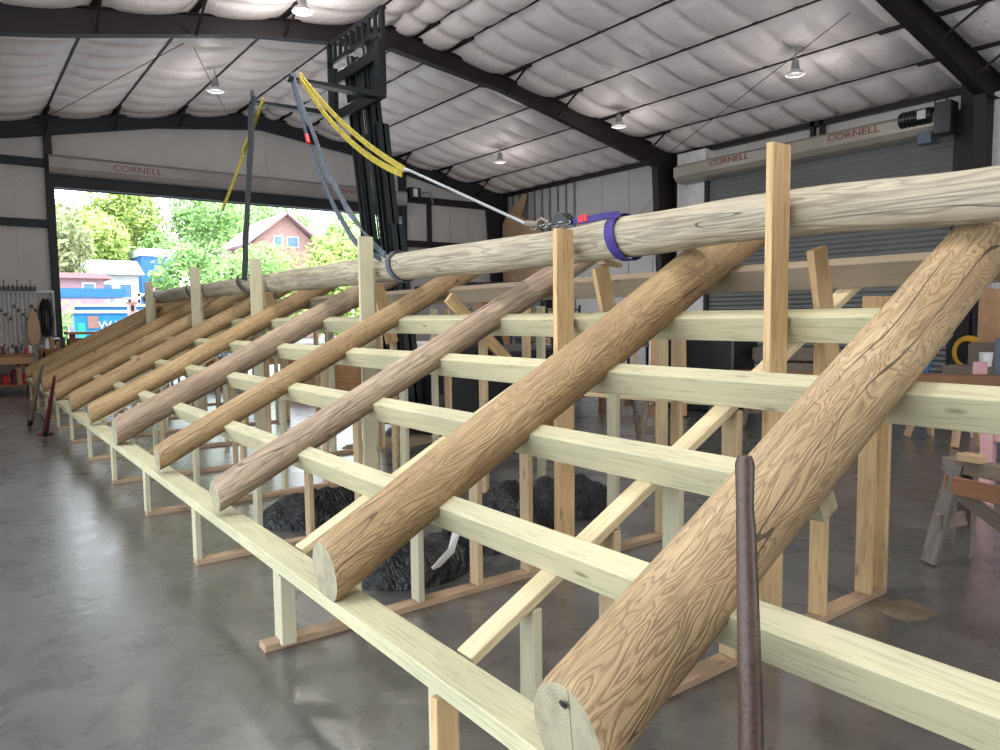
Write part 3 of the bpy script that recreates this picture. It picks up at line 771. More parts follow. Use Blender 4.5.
# truck body
MB().prism([(5.25, .35), (5.25, .9), (5.6, .95), (6.2, .95), (6.4, 1.15), (7.6, 1.2), (7.75, .95), (7.75, .35), (7.3, .25), (5.5, .25)], 8.25, 9.75).mk('body', M['black'], t, bev=.03)
MB().box(6.0, 6.5, 8.7, 9.3, 1.1, 1.25).mk('seat', M['rubber'], t, bev=.03)
MB().box(6.42, 6.55, 8.7, 9.3, 1.2, 1.65).mk('seat_back', M['rubber'], t, bev=.03)
m = MB()
for y in (8.35, 9.65):
    m.tube([(5.35, y, .9), (5.65, y, 2.1), (7.0, y, 2.15), (7.3, y, 1.15)], .03, 8)
for x in (5.8, 6.1, 6.4, 6.7): m.bar((x, 8.35, 2.12), (x, 9.65, 2.12), .03, .03)
m.mk('overhead_guard', M['black'], t)
for x, r in ((5.45, .34), (7.1, .28)):
    for y in (8.12, 9.6): MB().tube([(x, y, r), (x, y + .28, r)], r, 24).mk('wheel', M['rubber'], t, smooth=True)

# ------------------------------------------------------------------ cant hooks and iron bar
m = MB(); m.tube([(1.392, .91, 0), (1.445, .96, .45), (1.475, .99, .75), (1.515, 1.035, 1.12), (1.523, 1.045, 1.18), (1.533, 1.054, 1.285), (1.534, 1.055, 1.305)], [.030, .031, .029, .024, .021, .0235, .017], 20)
tag(m.mk('wooden_pole', M['handle'], smooth=True), 'dark worn wooden pole standing upright in front of the nearest log', 'pole')
def cant(name, a, b, hk, mat, lab):
    t = thing(name, b, lab, 'logging tool', 'cant hooks leaning on the log ends')
    a, b = Vector(a), Vector(b); d = (a - b).normalized()
    MB().tube([a, a.lerp(b, .5), b + d * .12], [.018, .03, .035], 12).mk('handle', mat, t, smooth=True)
    MB().tube([b + d * .2, b + d * .03, b], [.042, .04, .012], 12).mk('metal_socket', M['black'], t, smooth=True)
    if hk == 1:
        p = b + d * .42
        MB().tube([p, p + Vector((.10, -.02, -.06)), p + Vector((.16, -.02, -.2)), p + Vector((.11, -.02, -.33)), p + Vector((.05, -.02, -.36))], [.012, .012, .012, .01, .006], 8).mk('hook', M['black'], t, smooth=True)
    else:
        MB().tube([b + Vector((-.09, 0, .03)), b + Vector((.0, 0, .0)) + d * .06, b + Vector((.09, 0, .02))], [.02, .035, .02], 10).mk('foot', mat, t, smooth=True)
cant('cant_hook', (1.03, 12.25, 1.06), (.93, 13.7, .02), 1, M['oldwood'], 'dark cant hook with curved steel hook leaning on the far log ends')
cant('cant_hook', (1.05, 11.0, .95), (1.0, 12.15, .03), 2, M['darkred'], 'dark red bar with a knobbed foot leaning on the far log ends')

# ------------------------------------------------------------------ black plastic heap
def heap(name, cx, cy, sx, sy, sz, seed, mat, lab, cat, res=44, rot=0.):
    vs = []; fs = []
    for j in range(res + 1):
        for i in range(res + 1):
            u, v = i / res * 2 - 1, j / res * 2 - 1
            d = max(0, 1 - (u * u + v * v) ** 1.2)
            h = d ** .4 * sz * (.62 + .55 * noise.noise(Vector((u * 1.7 + seed, v * 1.7, 0)))) + d ** .5 * sz * .28 * abs(noise.noise(Vector((u * 2.6 + seed, v * 2.2, 3)))) + d ** .5 * .12 * sz * abs(noise.noise(Vector((u * 7 + v * 3, v * 5, seed))))
            k = min(1, 1 / max(1e-6, math.hypot(u, v)) ) if math.hypot(u, v) > 1 else 1
            x, y = u * k * sx, v * k * sy
            x, y = x * math.cos(rot) - y * math.sin(rot), x * math.sin(rot) + y * math.cos(rot)
            vs.append((x, y, max(0.002, h) if d > 0 else .002))
    n = res + 1
    for j in range(res):
        for i in range(res): fs.append((j * n + i, j * n + i + 1, (j + 1) * n + i + 1, (j + 1) * n + i))
    return tag(mk(name, vs, fs, mat, mw=Matrix.Translation((cx, cy, 0)), smooth=True), lab, cat)
heap('black_bag', 2.33, 4.12, .42, .36, .27, 1, M['tarp'], 'crumpled black plastic bag on the floor under the second log', 'bag')
heap('black_tarp', 3.2, 4.3, .48, .36, .4, 5, M['tarp'], 'heaped black plastic sheeting behind the bag, under the lowest beam', 'tarp')
heap('black_tarp', 2.35, 5.75, .45, .35, .25, 9, M['tarp'], 'small pile of black plastic under the third log', 'tarp')
heap('black_tarp', 4.15, 4.6, .5, .35, .3, 12, M['tarp'], 'black plastic draped on the floor behind the second and third logs', 'tarp')
o = MB().strap([(2.3, 3.78, .1), (2.42, 3.76, .2), (2.5, 3.8, .33), (2.56, 3.9, .36)], .05, .004, (1, 0, .2)).mk('plastic_strip', M['white']); tag(o, 'pale plastic strip lying over the black bag', 'plastic strip')
# sawdust
M['sawdust'] = plain('sawdust', (.17, .13, .08), .95, 0, .3, 40)
def dust(cx, cy, sx, sy, seed, lab):
    vs = [(0, 0, .012)]; n = 40
    for ring_ in (.5, 1):
        for i in range(n):
            a = 2 * PI * i / n; r = ring_ * (1 + .35 * noise.noise(Vector((math.cos(a) * 1.5 + seed, math.sin(a) * 1.5, ring_))) + .2 * noise.noise(Vector((math.cos(a) * 6, math.sin(a) * 6, seed))))
            vs.append((math.cos(a) * sx * r, math.sin(a) * sy * r, .008 if ring_ < 1 else .001))
    fs = [(0, 1 + i, 1 + (i + 1) % n) for i in range(n)] + [(1 + i, 1 + n + i, 1 + n + (i + 1) % n, 1 + (i + 1) % n) for i in range(n)]
    tag(mk('sawdust_pile', vs, fs, M['sawdust'], mw=Matrix.Translation((cx, cy, 0)), smooth=True), lab, 'sawdust', kind='stuff')
dust(4.15, 1.82, .17, .13, 2, 'thin heap of sawdust on the floor at the rear end of the nearest frame')
dust(4.75, 8.6, .7, .4, 7, 'scattered sawdust on the floor under the middle of the frame')

# ------------------------------------------------------------------ sawhorses
def sawhorse(x, y, L, h, ang, mat, legm, lab, panel=None, group='sawhorses'):
    t = thing('sawhorse', (x, y, 0), lab, 'sawhorse', group)
    R = Matrix.Translation((x, y, 0)) @ Matrix.Rotation(ang, 4, 'Z')
    P = lambda a, b, c: R @ Vector((a, b, c))
    board('top_rail', P(-L / 2, 0, h - .045), P(L / 2, 0, h - .045), .11, .09, mat, t)
    for sx in (-1, 1):
        for sy in (-1, 1):
            board('leg', P(sx * (L / 2 - .1), sy * .05, h - .03), P(sx * (L / 2 - .02), sy * .17, 0.012), .10, .038, legm, t, up=R.to_3x3() @ Vector((0, sy * .95, .2)))
        board('cross_brace', P(sx * (L / 2 - .07), -.17, h * .42), P(sx * (L / 2 - .07), .17, h * .42), .022, .1, mat, t)
        if panel: board('end_gusset', P(sx * (L / 2 - .06), -.1, h * .75), P(sx * (L / 2 - .06), .1, h * .75), .02, .14, panel, t)
    return t
t = sawhorse(5.06, 1.42, 1.3, .70, math.radians(-104), M['oldwood'], M['oldgrey'], 'weathered grey sawhorse at the right edge of the photo', M['brownwood'])
board('side_board', (5.0, 1.93, .56), (4.77, .95, .56), .03, .11, M['brownwood'], t)
board('long_brace', (5.05, 1.9, .5), (5.0, 1.25, .12), .03, .09, M['oldwood'], t)
tag(board('wood_block', (5.14, 1.94, .726), (5.11, 1.8, .726), .09, .05, M['ply']), 'short offcut block on the end of the grey sawhorse', 'wood block')
sawhorse(6.75, 6.15, 1.1, .72, math.radians(60), M['oldwood'], M['oldwood'], 'dark brown sawhorse seen between the two nearest logs', M['brownwood'])
sawhorse(6.35, 7.4, 1.1, .72, math.radians(60), M['brownwood'], M['oldwood'], 'reddish brown sawhorse left of the dark one, behind the second log', M['brownwood'])
tag(board('loose_board', (5.85, 6.5, .735), (6.35, 4.3, .735), .09, .038, M['chord']), 'long pale board resting on the two brown sawhorses', 'board')
t = thing('folding_stand', (7.2, 5.3, 0), 'black folding tripod stand with a red clamp behind the nearest frame', 'stand')
m = MB()
for a in range(3):
    m.tube([(7.2, 5.3, .85), (7.2 + .3 * math.cos(a * 2.09 + .4), 5.3 + .3 * math.sin(a * 2.09 + .4), 0.01)], .018, 8)
m.mk('legs', M['black'], t); MB().box(7.15, 7.25, 5.24, 5.36, .82, .92).mk('clamp', M['darkred'], t, bev=.01)
MB().tube([(7.2, 5.3, .3), (7.2, 5.3, .95)], .022, 8).mk('centre_post', M['black'], t)

# ------------------------------------------------------------------ clutter behind the jig
def bench(x, y, L, W, h, ang, mat, lab, shelf=True, name='workbench', grp=None):
    t = thing(name, (x, y, 0), lab, 'workbench', grp)
    R = Matrix.Translation((x, y, 0)) @ Matrix.Rotation(ang, 4, 'Z'); P = lambda a, b, c: R @ Vector((a, b, c))
    board('top', P(-L / 2, 0, h - .03), P(L / 2, 0, h - .03), W, .06, mat, t)
    for sx in (-1, 1):
        for sy in (-1, 1):
            board('leg', P(sx * (L / 2 - .06), sy * (W / 2 - .06), 0), P(sx * (L / 2 - .06), sy * (W / 2 - .06), h - .06), .09, .09, mat, t, up=(1, 0, 0))
    board('apron', P(-L / 2 + .05, -W / 2 + .03, h - .13), P(L / 2 - .05, -W / 2 + .03, h - .13), .03, .14, mat, t)
    if shelf: board('shelf', P(-L / 2 + .1, 0, .25), P(L / 2 - .1, 0, .25), W - .1, .03, mat, t)
    return t
def crate(x, y, z, a, b, c, ang, mat, lab, name='crate', cat='crate'):
    R = Matrix.Translation((x, y, z)) @ Matrix.Rotation(ang, 4, 'Z')
    t = thing(name, (x, y, z), lab, cat)
    m = MB(); n = 4
    for i in range(n):
        z0 = i * c / n; z1 = z0 + c / n - .02
        m.box(-a / 2, a / 2, -b / 2, -b / 2 + .02, z0, z1); m.box(-a / 2, a / 2, b / 2 - .02, b / 2, z0, z1)
        m.box(-a / 2, -a / 2 + .02, -b / 2 + .02, b / 2 - .02, z0, z1); m.box(a / 2 - .02, a / 2, -b / 2 + .02, b / 2 - .02, z0, z1)
    m.box(-a / 2 + .02, a / 2 - .02, -b / 2 + .02, b / 2 - .02, 0, .02)
    m.mk('slats', mat, t, R)
    m = MB()
    for sx in (-1, 1):
        for sy in (-1, 1): m.box(sx * (a / 2 - .04) - .02, sx * (a / 2 - .04) + .02, sy * (b / 2 - .04) - .02, sy * (b / 2 - .04) + .02, .02, c)
    m.mk('corner_posts', mat, t, R); return t
def rbox(name, x, y, z, a, b, c, ang, mat, lab, cat, bev=.01):
    m = MB().box(-a / 2, a / 2, -b / 2, b / 2, 0, c)
    return tag(m.mk(name, mat, mw=Matrix.Translation((x, y, z)) @ Matrix.Rotation(ang, 4, 'Z'), bev=bev), lab, cat)
# right: benches by the roller door
def trestle_beam(a, b, w, h, mat, lab):
    return tag(board('heavy_timber', a, b, w, h, mat), lab, 'timber')
t = sawhorse(10.0, 4.0, .9, .62, math.radians(60), M['brownwood'], M['ply'], 'tan-legged sawhorse under the long brown timber at far right')
t = sawhorse(9.4, 5.0, .9, .62, math.radians(60), M['brownwood'], M['ply'], 'tan-legged sawhorse under the brown timber, left of its neighbour')
t = sawhorse(9.1, 5.9, .9, .62, math.radians(60), M['oldwood'], M['oldwood'], 'dark sawhorse at the left end of the long brown timber')
trestle_beam((10.6, 3.2, .74), (8.9, 6.4, .74), .3, .22, M['brownwood'], 'long dark brown timber lying on sawhorses at far right')
trestle_beam((11.6, 5.3, .98), (11.0, 7.4, .98), .25, .2, M['oldwood'], 'dark timber stacked behind the long brown timber')
crate(11.3, 6.3, 0, 1.0, 1.2, .88, .2, M['oldwood'], 'dark wooden crate under the stacked timber at right')
rbox('steel_cabinet', 10.9, 3.55, 0, .4, .4, 1.3, .3, M['bluegrey'], 'blue-grey steel cabinet at the right edge behind the brown timber', 'cabinet')
rbox('foam_board', 10.6, 3.82, 0, .06, .16, 1.0, .3, M['pink'], 'pink foam board leaning on the blue-grey cabinet', 'foam board')
t = thing('pink_frame', (6.6, 2.35, 0), 'pale pink frame stand below the middle beam at the right edge', 'stand')
for y in (1.95, 2.30): MB().box(6.55, 6.63, y - .05, y + .04, 0, .92).mk('leg', M['pink'], t)
MB().box(6.57, 6.61, 1.85, 2.33, .62, .72).mk('rail', M['pink'], t)
m = MB(); m.tube([(11.9, 4.22, .86), (11.9, 4.22, 1.06)], [.075, .09], 18)
tag(m.mk('bucket', M['white'], smooth=True), 'white plastic bucket standing by the yellow hose coil', 'bucket')
m = MB()
rbox('tool_chest', 11.9, 4.35, 0, .5, .7, .86, 0, M['oldwood'], 'dark wooden chest carrying the white bucket', 'chest')
for k in range(5):
    m.tube([(15.2 + k * .03, 5.72 + (.19 + .02 * k) * math.cos(a), .88 + (.24 + .015 * k) * math.sin(a)) for a in [2 * PI * i / 28 for i in range(29)]], .022, 8, False)
tag(m.mk('hose_coil', M['orange'], smooth=True), 'coiled yellow-orange hose hanging by the right wall column', 'hose')
MB_ = MB().tube([(14.7, 6.3, .02), (15.2, 6.0, 2.3)], .04, 8); tag(MB_.mk('blue_pole', M['blue'], smooth=True), 'long dark blue pole leaning against the right wall', 'pole')
rbox('cardboard_box', 13.3, 4.55, 1.15, .5, .5, .85, .2, M['card'], 'brown cardboard box on the dark stand at right edge', 'box')
rbox('storage_stand', 13.3, 4.55, 0, .7, .7, 1.15, .2, M['oldwood'], 'dark stand under the cardboard box at right edge', 'stand')
m = MB().tube([(12.6, 3.95, 1.38), (12.6, 3.95, 1.5), (12.6, 3.95, 1.56)], [.14, .09, .03], 14); tag(m.mk('funnel', M['white'], smooth=True), 'white funnel on top of a dark box at the right edge', 'funnel')
rbox('dark_box', 12.6, 3.95, 0, .5, .4, 1.38, .2, M['bluegrey'], 'dark box carrying the white funnel', 'box')
# blue rolling table seen below the fourth beam
t = thing('steel_table', (12.5, 9.2, 0), 'blue-grey steel table before the closed roller door', 'table')
MB().box(12.0, 13.0, 8.2, 10.6, .92, 1.0).mk('top', M['bluegrey'], t)
for x in (12.05, 12.95):
    for y in (8.3, 10.5): MB().box(x - .04, x + .04, y - .05, y + .05, 0, .92).mk('leg', M['bluegrey'], t)
MB().box(12.1, 12.9, 8.3, 10.5, .3, .34).mk('shelf', M['bluegrey'], t)
for i in range(9):
    y = 8.4 + i * .26; rbox('tool', 12.2 + random.random() * .3, y, 1.0, .15, .12, .08 + .1 * random.random(), random.random(), random.choice([M['black'], M['zinc'], M['blue'], M['black']]), f'small dark tool on the blue-grey steel table, {NM[i]} from the camera', 'tool')
# leaning sticks
t0 = [(9.1, 8.4), (9.25, 8.15), (9.0, 7.9), (9.4, 7.6)]
for i, (x, y) in enumerate(t0):
    tag(board('leaning_board', (x, y, .02), (x + .3, y + .28, 1.72), .08, .03, [M['stud'], M['white'], M['crate'], M['crate']][i]), ['pale', 'white', 'tan', 'brown'][i] + ' board leaning in the row behind the second log', 'board')
rbox('dark_machine', 10.6, 8.0, 0, .9, 1.2, 1.6, .2, M['black'], 'tall black machine behind the leaning boards', 'machine', .03)
# rows of benches, racks and boxes in the far bay
bench(8.9, 10.2, 2.2, .8, .92, 1.4, M['brownwood'], 'brown workbench behind the second log')
bench(9.6, 13.6, 2.6, .8, .92, 1.5, M['brownwood'], 'brown workbench behind the third log')
bench(9.2, 17.4, 2.6, .8, .92, 1.5, M['crate'], 'tan workbench far behind the fourth log')
bench(6.1, 17.2, 2.0, .7, .8, .3, M['crate'], 'tan bench behind the far frames, near the end door')
bench(4.6, 20.2, 2.0, .7, .85, 0, M['brownwood'], 'brown bench just inside the end door')
cols = ['black', 'white', 'crate', 'black', 'card', 'zinc', 'tarp', 'darkred', 'black', 'bluegrey', 'crate', 'black', 'white', 'red', 'black', 'card']
spots2 = [(8.7, 9.7, .92), (8.8, 10.1, .92), (9.0, 10.6, .92), (8.9, 11.0, .92), (9.5, 12.7, .92), (9.6, 13.3, .92), (9.7, 13.8, .92), (9.6, 14.4, .92),
          (9.1, 16.5, .92), (9.2, 17.0, .92), (9.3, 17.6, .92), (9.2, 18.2, .92), (5.6, 17.1, .8), (6.4, 17.3, .8), (4.1, 20.2, .85), (4.9, 20.2, .85)]
cn = {'black': 'black', 'white': 'white', 'crate': 'tan', 'card': 'cardboard brown', 'zinc': 'metal grey', 'tarp': 'glossy black', 'darkred': 'dark red', 'bluegrey': 'blue grey', 'red': 'red'}
bn = ['behind the second log'] * 4 + ['behind the third log'] * 4 + ['far behind the fourth log'] * 4 + ['near the end door'] * 2 + ['just inside the end door'] * 2
for i, (x, y, z) in enumerate(spots2):
    h = random.uniform(.25, .6); ps = ['right end', 'middle right', 'middle left', 'left end'][i % 4] if i < 12 else ['left end', 'right end'][i % 2]
    t = thing('tool_box', (x, y, z), f'{cn[cols[i]]} tool case at the {ps} of the bench {bn[i]}', 'tool case')
    MB().box(x - .16, x + .16, y - .18, y + .18, z, z + h * .7).mk('case', M[cols[i]], t, bev=.012)
    MB().box(x - .165, x + .165, y - .185, y + .185, z + h * .7 + .005, z + h).mk('lid', M[cols[(i + 3) % 16]], t, bev=.012)
    m = MB().tube([(x, y - .09, z + h), (x, y - .07, z + h + .06), (x, y + .07, z + h + .06), (x, y + .09, z + h)], .01, 6); m.mk('handle', M['black'], t)
def rack(x, y, L, h, ang, lab):
    t = thing('storage_rack', (x, y, 0), lab, 'rack')
    R = Matrix.Translation((x, y, 0)) @ Matrix.Rotation(ang, 4, 'Z'); P = lambda a, b, c: R @ Vector((a, b, c))
    for a in (-L / 2, 0, L / 2):
        for b in (-.3, .3): board('upright', P(a, b, 0), P(a, b, h), .05, .05, M['black'], t, up=(1, 0, 0))
    for k in range(3): board('shelf', P(-L / 2, 0, .3 + k * (h - .4) / 2), P(L / 2, 0, .3 + k * (h - .4) / 2), .62, .04, M['oldwood'], t)
    return t
rack(11.6, 14.6, 4.0, 1.9, 1.5, 'black storage rack with shelves against the far right side')
rack(13.0, 11.9, 2.0, 1.7, 1.5, 'low black rack near the left end of the roller door')
for i in range(9):
    y = 12.9 + i * .42; z = [.34, 1.07, 1.07][i % 3] if i % 2 else 1.52 + .34
    z = .32 + (i % 3) * .75
    rbox('bin', 11.6, y, z + .025, .4, .34, .3 + .12 * (i % 2), .03 * i, M[['white', 'red', 'black', 'card', 'bluegrey', 'white', 'black', 'pink', 'card'][i]], ['white', 'red', 'black', 'brown', 'blue grey', 'white', 'black', 'pink', 'brown'][i] + f' bin on the long black rack, {NM[i]} from its near end', 'bin')
crate(7.0, 14.0, 0, 1.2, 1.0, .7, .2, M['crate'], 'tan wooden crate on the floor behind the fourth log')
crate(6.3, 15.2, 0, 1.0, 1.0, .8, -.1, M['card'], 'brown wooden crate on the floor behind the fifth log')
crate(5.2, 18.6, 0, 1.2, .9, .7, 0, M['brownwood'], 'reddish wooden crate near the end door')
t = thing('utility_cart', (7.2, 11.9, 0), 'black ride-on cart parked behind the third log', 'cart')
MB().prism([(6.7, .3), (6.7, .75), (7.0, .85), (7.5, .85), (7.8, .65), (7.8, .3)], 11.3, 12.7).mk('body', M['tarp'], t, bev=.04)
for x in (6.9, 7.6):
    for y in (11.2, 12.6): MB().tube([(x, y, .26), (x, y + .2, .26)], .26, 18).mk('wheel', M['rubber'], t, smooth=True)
MB().box(7.1, 7.4, 11.7, 12.3, .86, 1.2).mk('seat', M['white'], t, bev=.04)
# plywood against the right end of far wall
mm = MB().prism([(20.95, 0), (20.95, 4.9), (20.75, 5.15), (20.5, 5.24), (20.0, 5.12), (19.4, 4.83), (18.8, 4.45), (18.3, 4.0), (18.0, 3.4), (18.0, 0)], 15.88, 15.93, 'x')
tag(mm.mk('plywood_sheet', M['ply']), 'large tan curved-top plywood sheet standing in the far right corner', 'plywood')
mm = MB().prism([(20.8, 5.0), (20.76, 5.35), (19.8, 5.85), (19.75, 5.7), (20.1, 5.0)], 16.0, 16.03, 'x')
tag(mm.mk('plywood_scrap', M['ply']), 'pointed tan plywood scrap above the large sheet on the right wall', 'plywood')

# ------------------------------------------------------------------ left bench, clamps and rope
t = thing('workbench', (.9, 20.4, 0), 'heavy brown workbench with a thick front rail under the clamps at far left', 'workbench')
board('top', (-.4, 20.4, .90), (1.55, 20.4, .90), .95, .07, M['brownwood'], t)
board('front_rail', (-.4, 19.93, .78), (1.5, 19.93, .78), .05, .16, M['crate'], t)
for x in (-.2, .6, 1.45):
    for y in (20.0, 20.8): board('leg', (x, y, 0), (x, y, .86), .1, .1, M['brownwood'], t, up=(1, 0, 0))
board('shelf', (-.35, 20.4, .2), (1.5, 20.4, .2), .8, .05, M['brownwood'], t)
items = [('red', .95, .25), ('white', .72, .3), ('darkred', 1.12, .35), ('card', 1.22, .45), ('red', 1.36, .3), ('black', .5, .4)]
nmz = {'red': 'red', 'white': 'white', 'darkred': 'dark red', 'card': 'brown', 'black': 'black'}
for i, (c, x, h) in enumerate(items):
    lab = f'{nmz[c]} container under the far left workbench, ' + ['third from its left end', 'second from its left end', 'middle one', 'beside the rightmost', 'rightmost', 'leftmost'][i]
    t = thing('container', (x, 20.1, .226), lab, 'container')
    MB().tube([(x, 20.1, .226), (x, 20.1, .226 + h * .85), (x, 20.1, .226 + h * .95)], [.065, .07, .03], 14).mk('body', M[c], t, smooth=True)
    MB().tube([(x, 20.1, .226 + h * .95), (x, 20.1, .23 + h)], .035, 10).mk('cap', M['black'], t, smooth=True)
for i in range(12):
    x = .5 + i * .088; c = ['black', 'red', 'white', 'zinc', 'black', 'darkred', 'zinc', 'white', 'black', 'zinc', 'red', 'white'][i]
    t = thing('hand_tool', (x, 20.1, .936), f'{ {"black":"black","red":"red","white":"white","zinc":"silver","darkred":"dark red"}[c] } hand tool on the far left workbench, {["leftmost","second from left","third from left","fourth from left","fifth from left","sixth from left","sixth from right","fifth from right","fourth from right","third from right","second from right","rightmost"][i]}', 'hand tool')
    yy = 20.05 + .3 * ((i * 7) % 5) / 5
    MB().box(x - .035, x + .035, yy - .06, yy + .08, .936, .99 + .06 * (i % 3)).mk('body', M[c], t, bev=.01)
    MB().tube([(x, yy, .98), (x + .03, yy - .02, 1.1 + .05 * (i % 2))], .016, 8).mk('grip', M['black' if i % 2 else 'red'], t, smooth=True)
for i in range(7):
    x = 1.72 + i * .08; c = ['zinc', 'darkred', 'card', 'white', 'crate', 'black', 'orange'][i]
    rbox('hand_tool', x, 20.25 - .1 * (i % 3), 1.02, .06, .1, .08 + .09 * (i % 3), .3 * i, M[c], f'{["silver", "dark red", "brown", "white", "tan", "black", "orange"][i]} small tool on the side bench by the end door jamb', 'hand tool')
# clamp rack
t = thing('clamp_rail', (1.2, 21.0, 2.35), 'pale horizontal rail on the end wall that the bar clamps hang from', 'rail')
MB().box(-.3, 2.1, 21.02, 21.08, 2.36, 2.42).mk('rail', M['zinc'], t)
for x in (2.06,): MB().box(x, x + .04, 21.02, 21.08, 1.3, 2.36).mk('end_stile', M['zinc'], t)
for i in range(14):
    x = .55 + i * .088; ln = [1.35, 1.1, 1.4, 1.25, .9, 1.3][i % 6]
    t = thing('bar_clamp', (x, 20.95, 2.4 - ln), f'grey bar clamp on the wall rail, {NM[i] if i else "first"} from the left'.replace('nearest', 'first') if i < 11 else f'grey bar clamp on the wall rail, {["third from", "second from", "nearest to"][i - 11]} the rope bundle', 'clamp', 'bar clamps hanging on the end wall')
    MB().box(x - .009, x + .009, 20.97, 20.99, 2.45 - ln, 2.52).mk('bar', M['zinc'], t)
    MB().box(x - .035, x + .035, 20.9, 21.0, 2.4, 2.5).mk('fixed_jaw', M['black'], t, bev=.006)
    MB().box(x - .03, x + .03, 20.9, 21.0, 2.0 - .1 * (i % 4), 2.07 - .1 * (i % 4)).mk('sliding_jaw', M['black' if i % 3 else 'darkred'], t, bev=.006)
    MB().tube([(x, 20.88, 2.45), (x, 20.88, 2.66 if i % 3 == 0 else 2.55)], .011, 6).mk('screw', M['black'], t)
mm = [(1.62 + .13 * math.cos(a) * (1 - .15 * math.sin(a)), 1.52 + .42 * math.sin(a)) for a in [2 * PI * i / 24 for i in range(24)]]
tag(MB().prism(mm, 20.80, 20.83).mk('wooden_board', M['ply']), 'tan oval wooden board leaning among the bar clamps', 'board')
m = MB()
for k in range(14):
    cxk = 1.90 + .05 * math.sin(k * 2.1); 
    m.tube([(cxk + (.09 + .02 * math.sin(k)) * math.cos(a), 20.9 + .02 * math.sin(k * 3), 1.75 + .025 * math.cos(k * 1.3) + (.42 + .03 * math.sin(k * 1.7)) * math.sin(a)) for a in [2 * PI * i / 20 for i in range(21)]], .014, 6, False)
tag(m.mk('rope_bundle', M['tarp'], smooth=True), 'black coiled rope and straps hanging beside the end door jamb', 'rope')
# stand beside the bench, in front of jamb
t = bench(1.95, 20.2, .62, .6, 1.02, 0, M['brownwood'], 'small brown side bench between the big workbench and the end door')
m = MB().tube([(1.82, 20.1, 1.02), (1.82, 20.1, 1.2), (1.82, 20.1, 1.27)], [.06, .055, .02], 12); tag(m.mk('spray_bottle', M['white'], smooth=True), 'white bottle on the small side bench', 'bottle')
m = MB().tube([(2.0 + .12 * math.cos(a), 20.1, 1.16 + .1 * math.sin(a)) for a in [PI * i / 10 for i in range(11)]], .025, 8); tag(m.mk('cord_coil', M['white'], smooth=True), 'white looped cord on the small side bench', 'cord')
t = thing('wooden_box', (2.75, 20.6, 0), 'dark reddish slatted box at the end door sill, below the bin', 'box')
for z in (.25, .62, 1.0): MB().box(2.3, 3.5, 20.35, 20.95, z, z + .24).mk('slat', M['brownwood'], t)
for x in (2.35, 3.4): MB().box(x, x + .08, 20.4, 20.9, 0, 1.34).mk('leg', M['brownwood'], t)
MB().box(2.25, 3.55, 20.3, 21.0, 1.34, 1.40).mk('lid', M['card'], t)
t = thing('office_chair', (4.05, 19.6, 0), 'black padded chair back just inside the end door', 'chair')
MB().prism([(3.75, 1.15), (3.8, 1.5), (3.95, 1.62), (4.2, 1.62), (4.35, 1.5), (4.4, 1.15)], 19.55, 19.65).mk('backrest', M['tarp'], t, bev=.03)
MB().box(3.75, 4.4, 19.2, 19.7, .75, .85).mk('seat', M['tarp'], t, bev=.03)
for x in (3.8, 4.3):
    for y in (19.25, 19.62): MB().box(x, x + .04, y, y + .04, 0, .78).mk('leg', M['black'], t)
for x in (3.85, 4.27): MB().box(x, x + .03, 19.62, 19.65, .8, 1.2).mk('back_post', M['black'], t)

# ------------------------------------------------------------------ outside
struct(MB().box(-90, 160, YF + .2, 160, -.6, -.05).mk('ground_outside', M['grass'], mw=Matrix()))['label'] = 'pale gravel yard outside the end door'
# dumpster
t = thing('dumpster', (5.2, 31, 0), 'blue open-top roll-off dumpster with white lettering outside the door', 'dumpster')
x0, x1, y0, y1 = 3.7, 10.2, 30.0, 32.3
M['dump'] = plain('dumpster_blue', (.02, .22, .50), .45); M['dumpg'] = plain('dumpster_green', (.02, .40, .28), .5); M['rust'] = plain('rusty_inside', (.30, .17, .14), .8)
MB().add([(x0, y0, .2), (x1, y0, .2), (x1, y1, .2), (x0, y1, .2), (x0 - .15, y0, 1.95), (x1, y0, 1.95), (x1, y1, 2.25), (x0 + .2, y1, 2.25)], [f_ for f_ in BOXF if f_ != (4, 5, 6, 7)]).mk('bin_body', M['dump'], t)
MB().box(x0 - .05, x0 + .2, y0 - .03, y0 - .005, .4, 1.6).mk('green_panel', M['dumpg'], t)
MB().box(x0 - .2, x1 + .05, y0 - .08, y0 + .08, 1.95, 2.05).mk('top_rim', M['white'], t)
MB().box(x0 + .1, x1 + .05, y1 - .08, y1 + .08, 2.22, 2.32).mk('rear_rim', M['white'], t)
MB().box(x0 + .1, x1, y0 + .1, y1 - .1, 1.4, 1.6).mk('rubbish_load', M['rust'], t)
MB().box(3.98, 4.33, y0 - .04, y0 - .005, 1.4, 1.85).mk('brown_placard', M['rust'], t)
MB().box(x0, x1, y0 + .2, y0 + .4, 0, .2).mk('skid_rail', M['black'], t); MB().box(x0, x1, y1 - .4, y1 - .2, 0, .2).mk('skid_rail', M['black'], t)
text('WASTE', .42, M['white'], t, rotm(((1, 0, 0), (0, 0, 1), (0, -1, 0)), (5.02, y0 - .02, 1.5)), .01, 1.05)
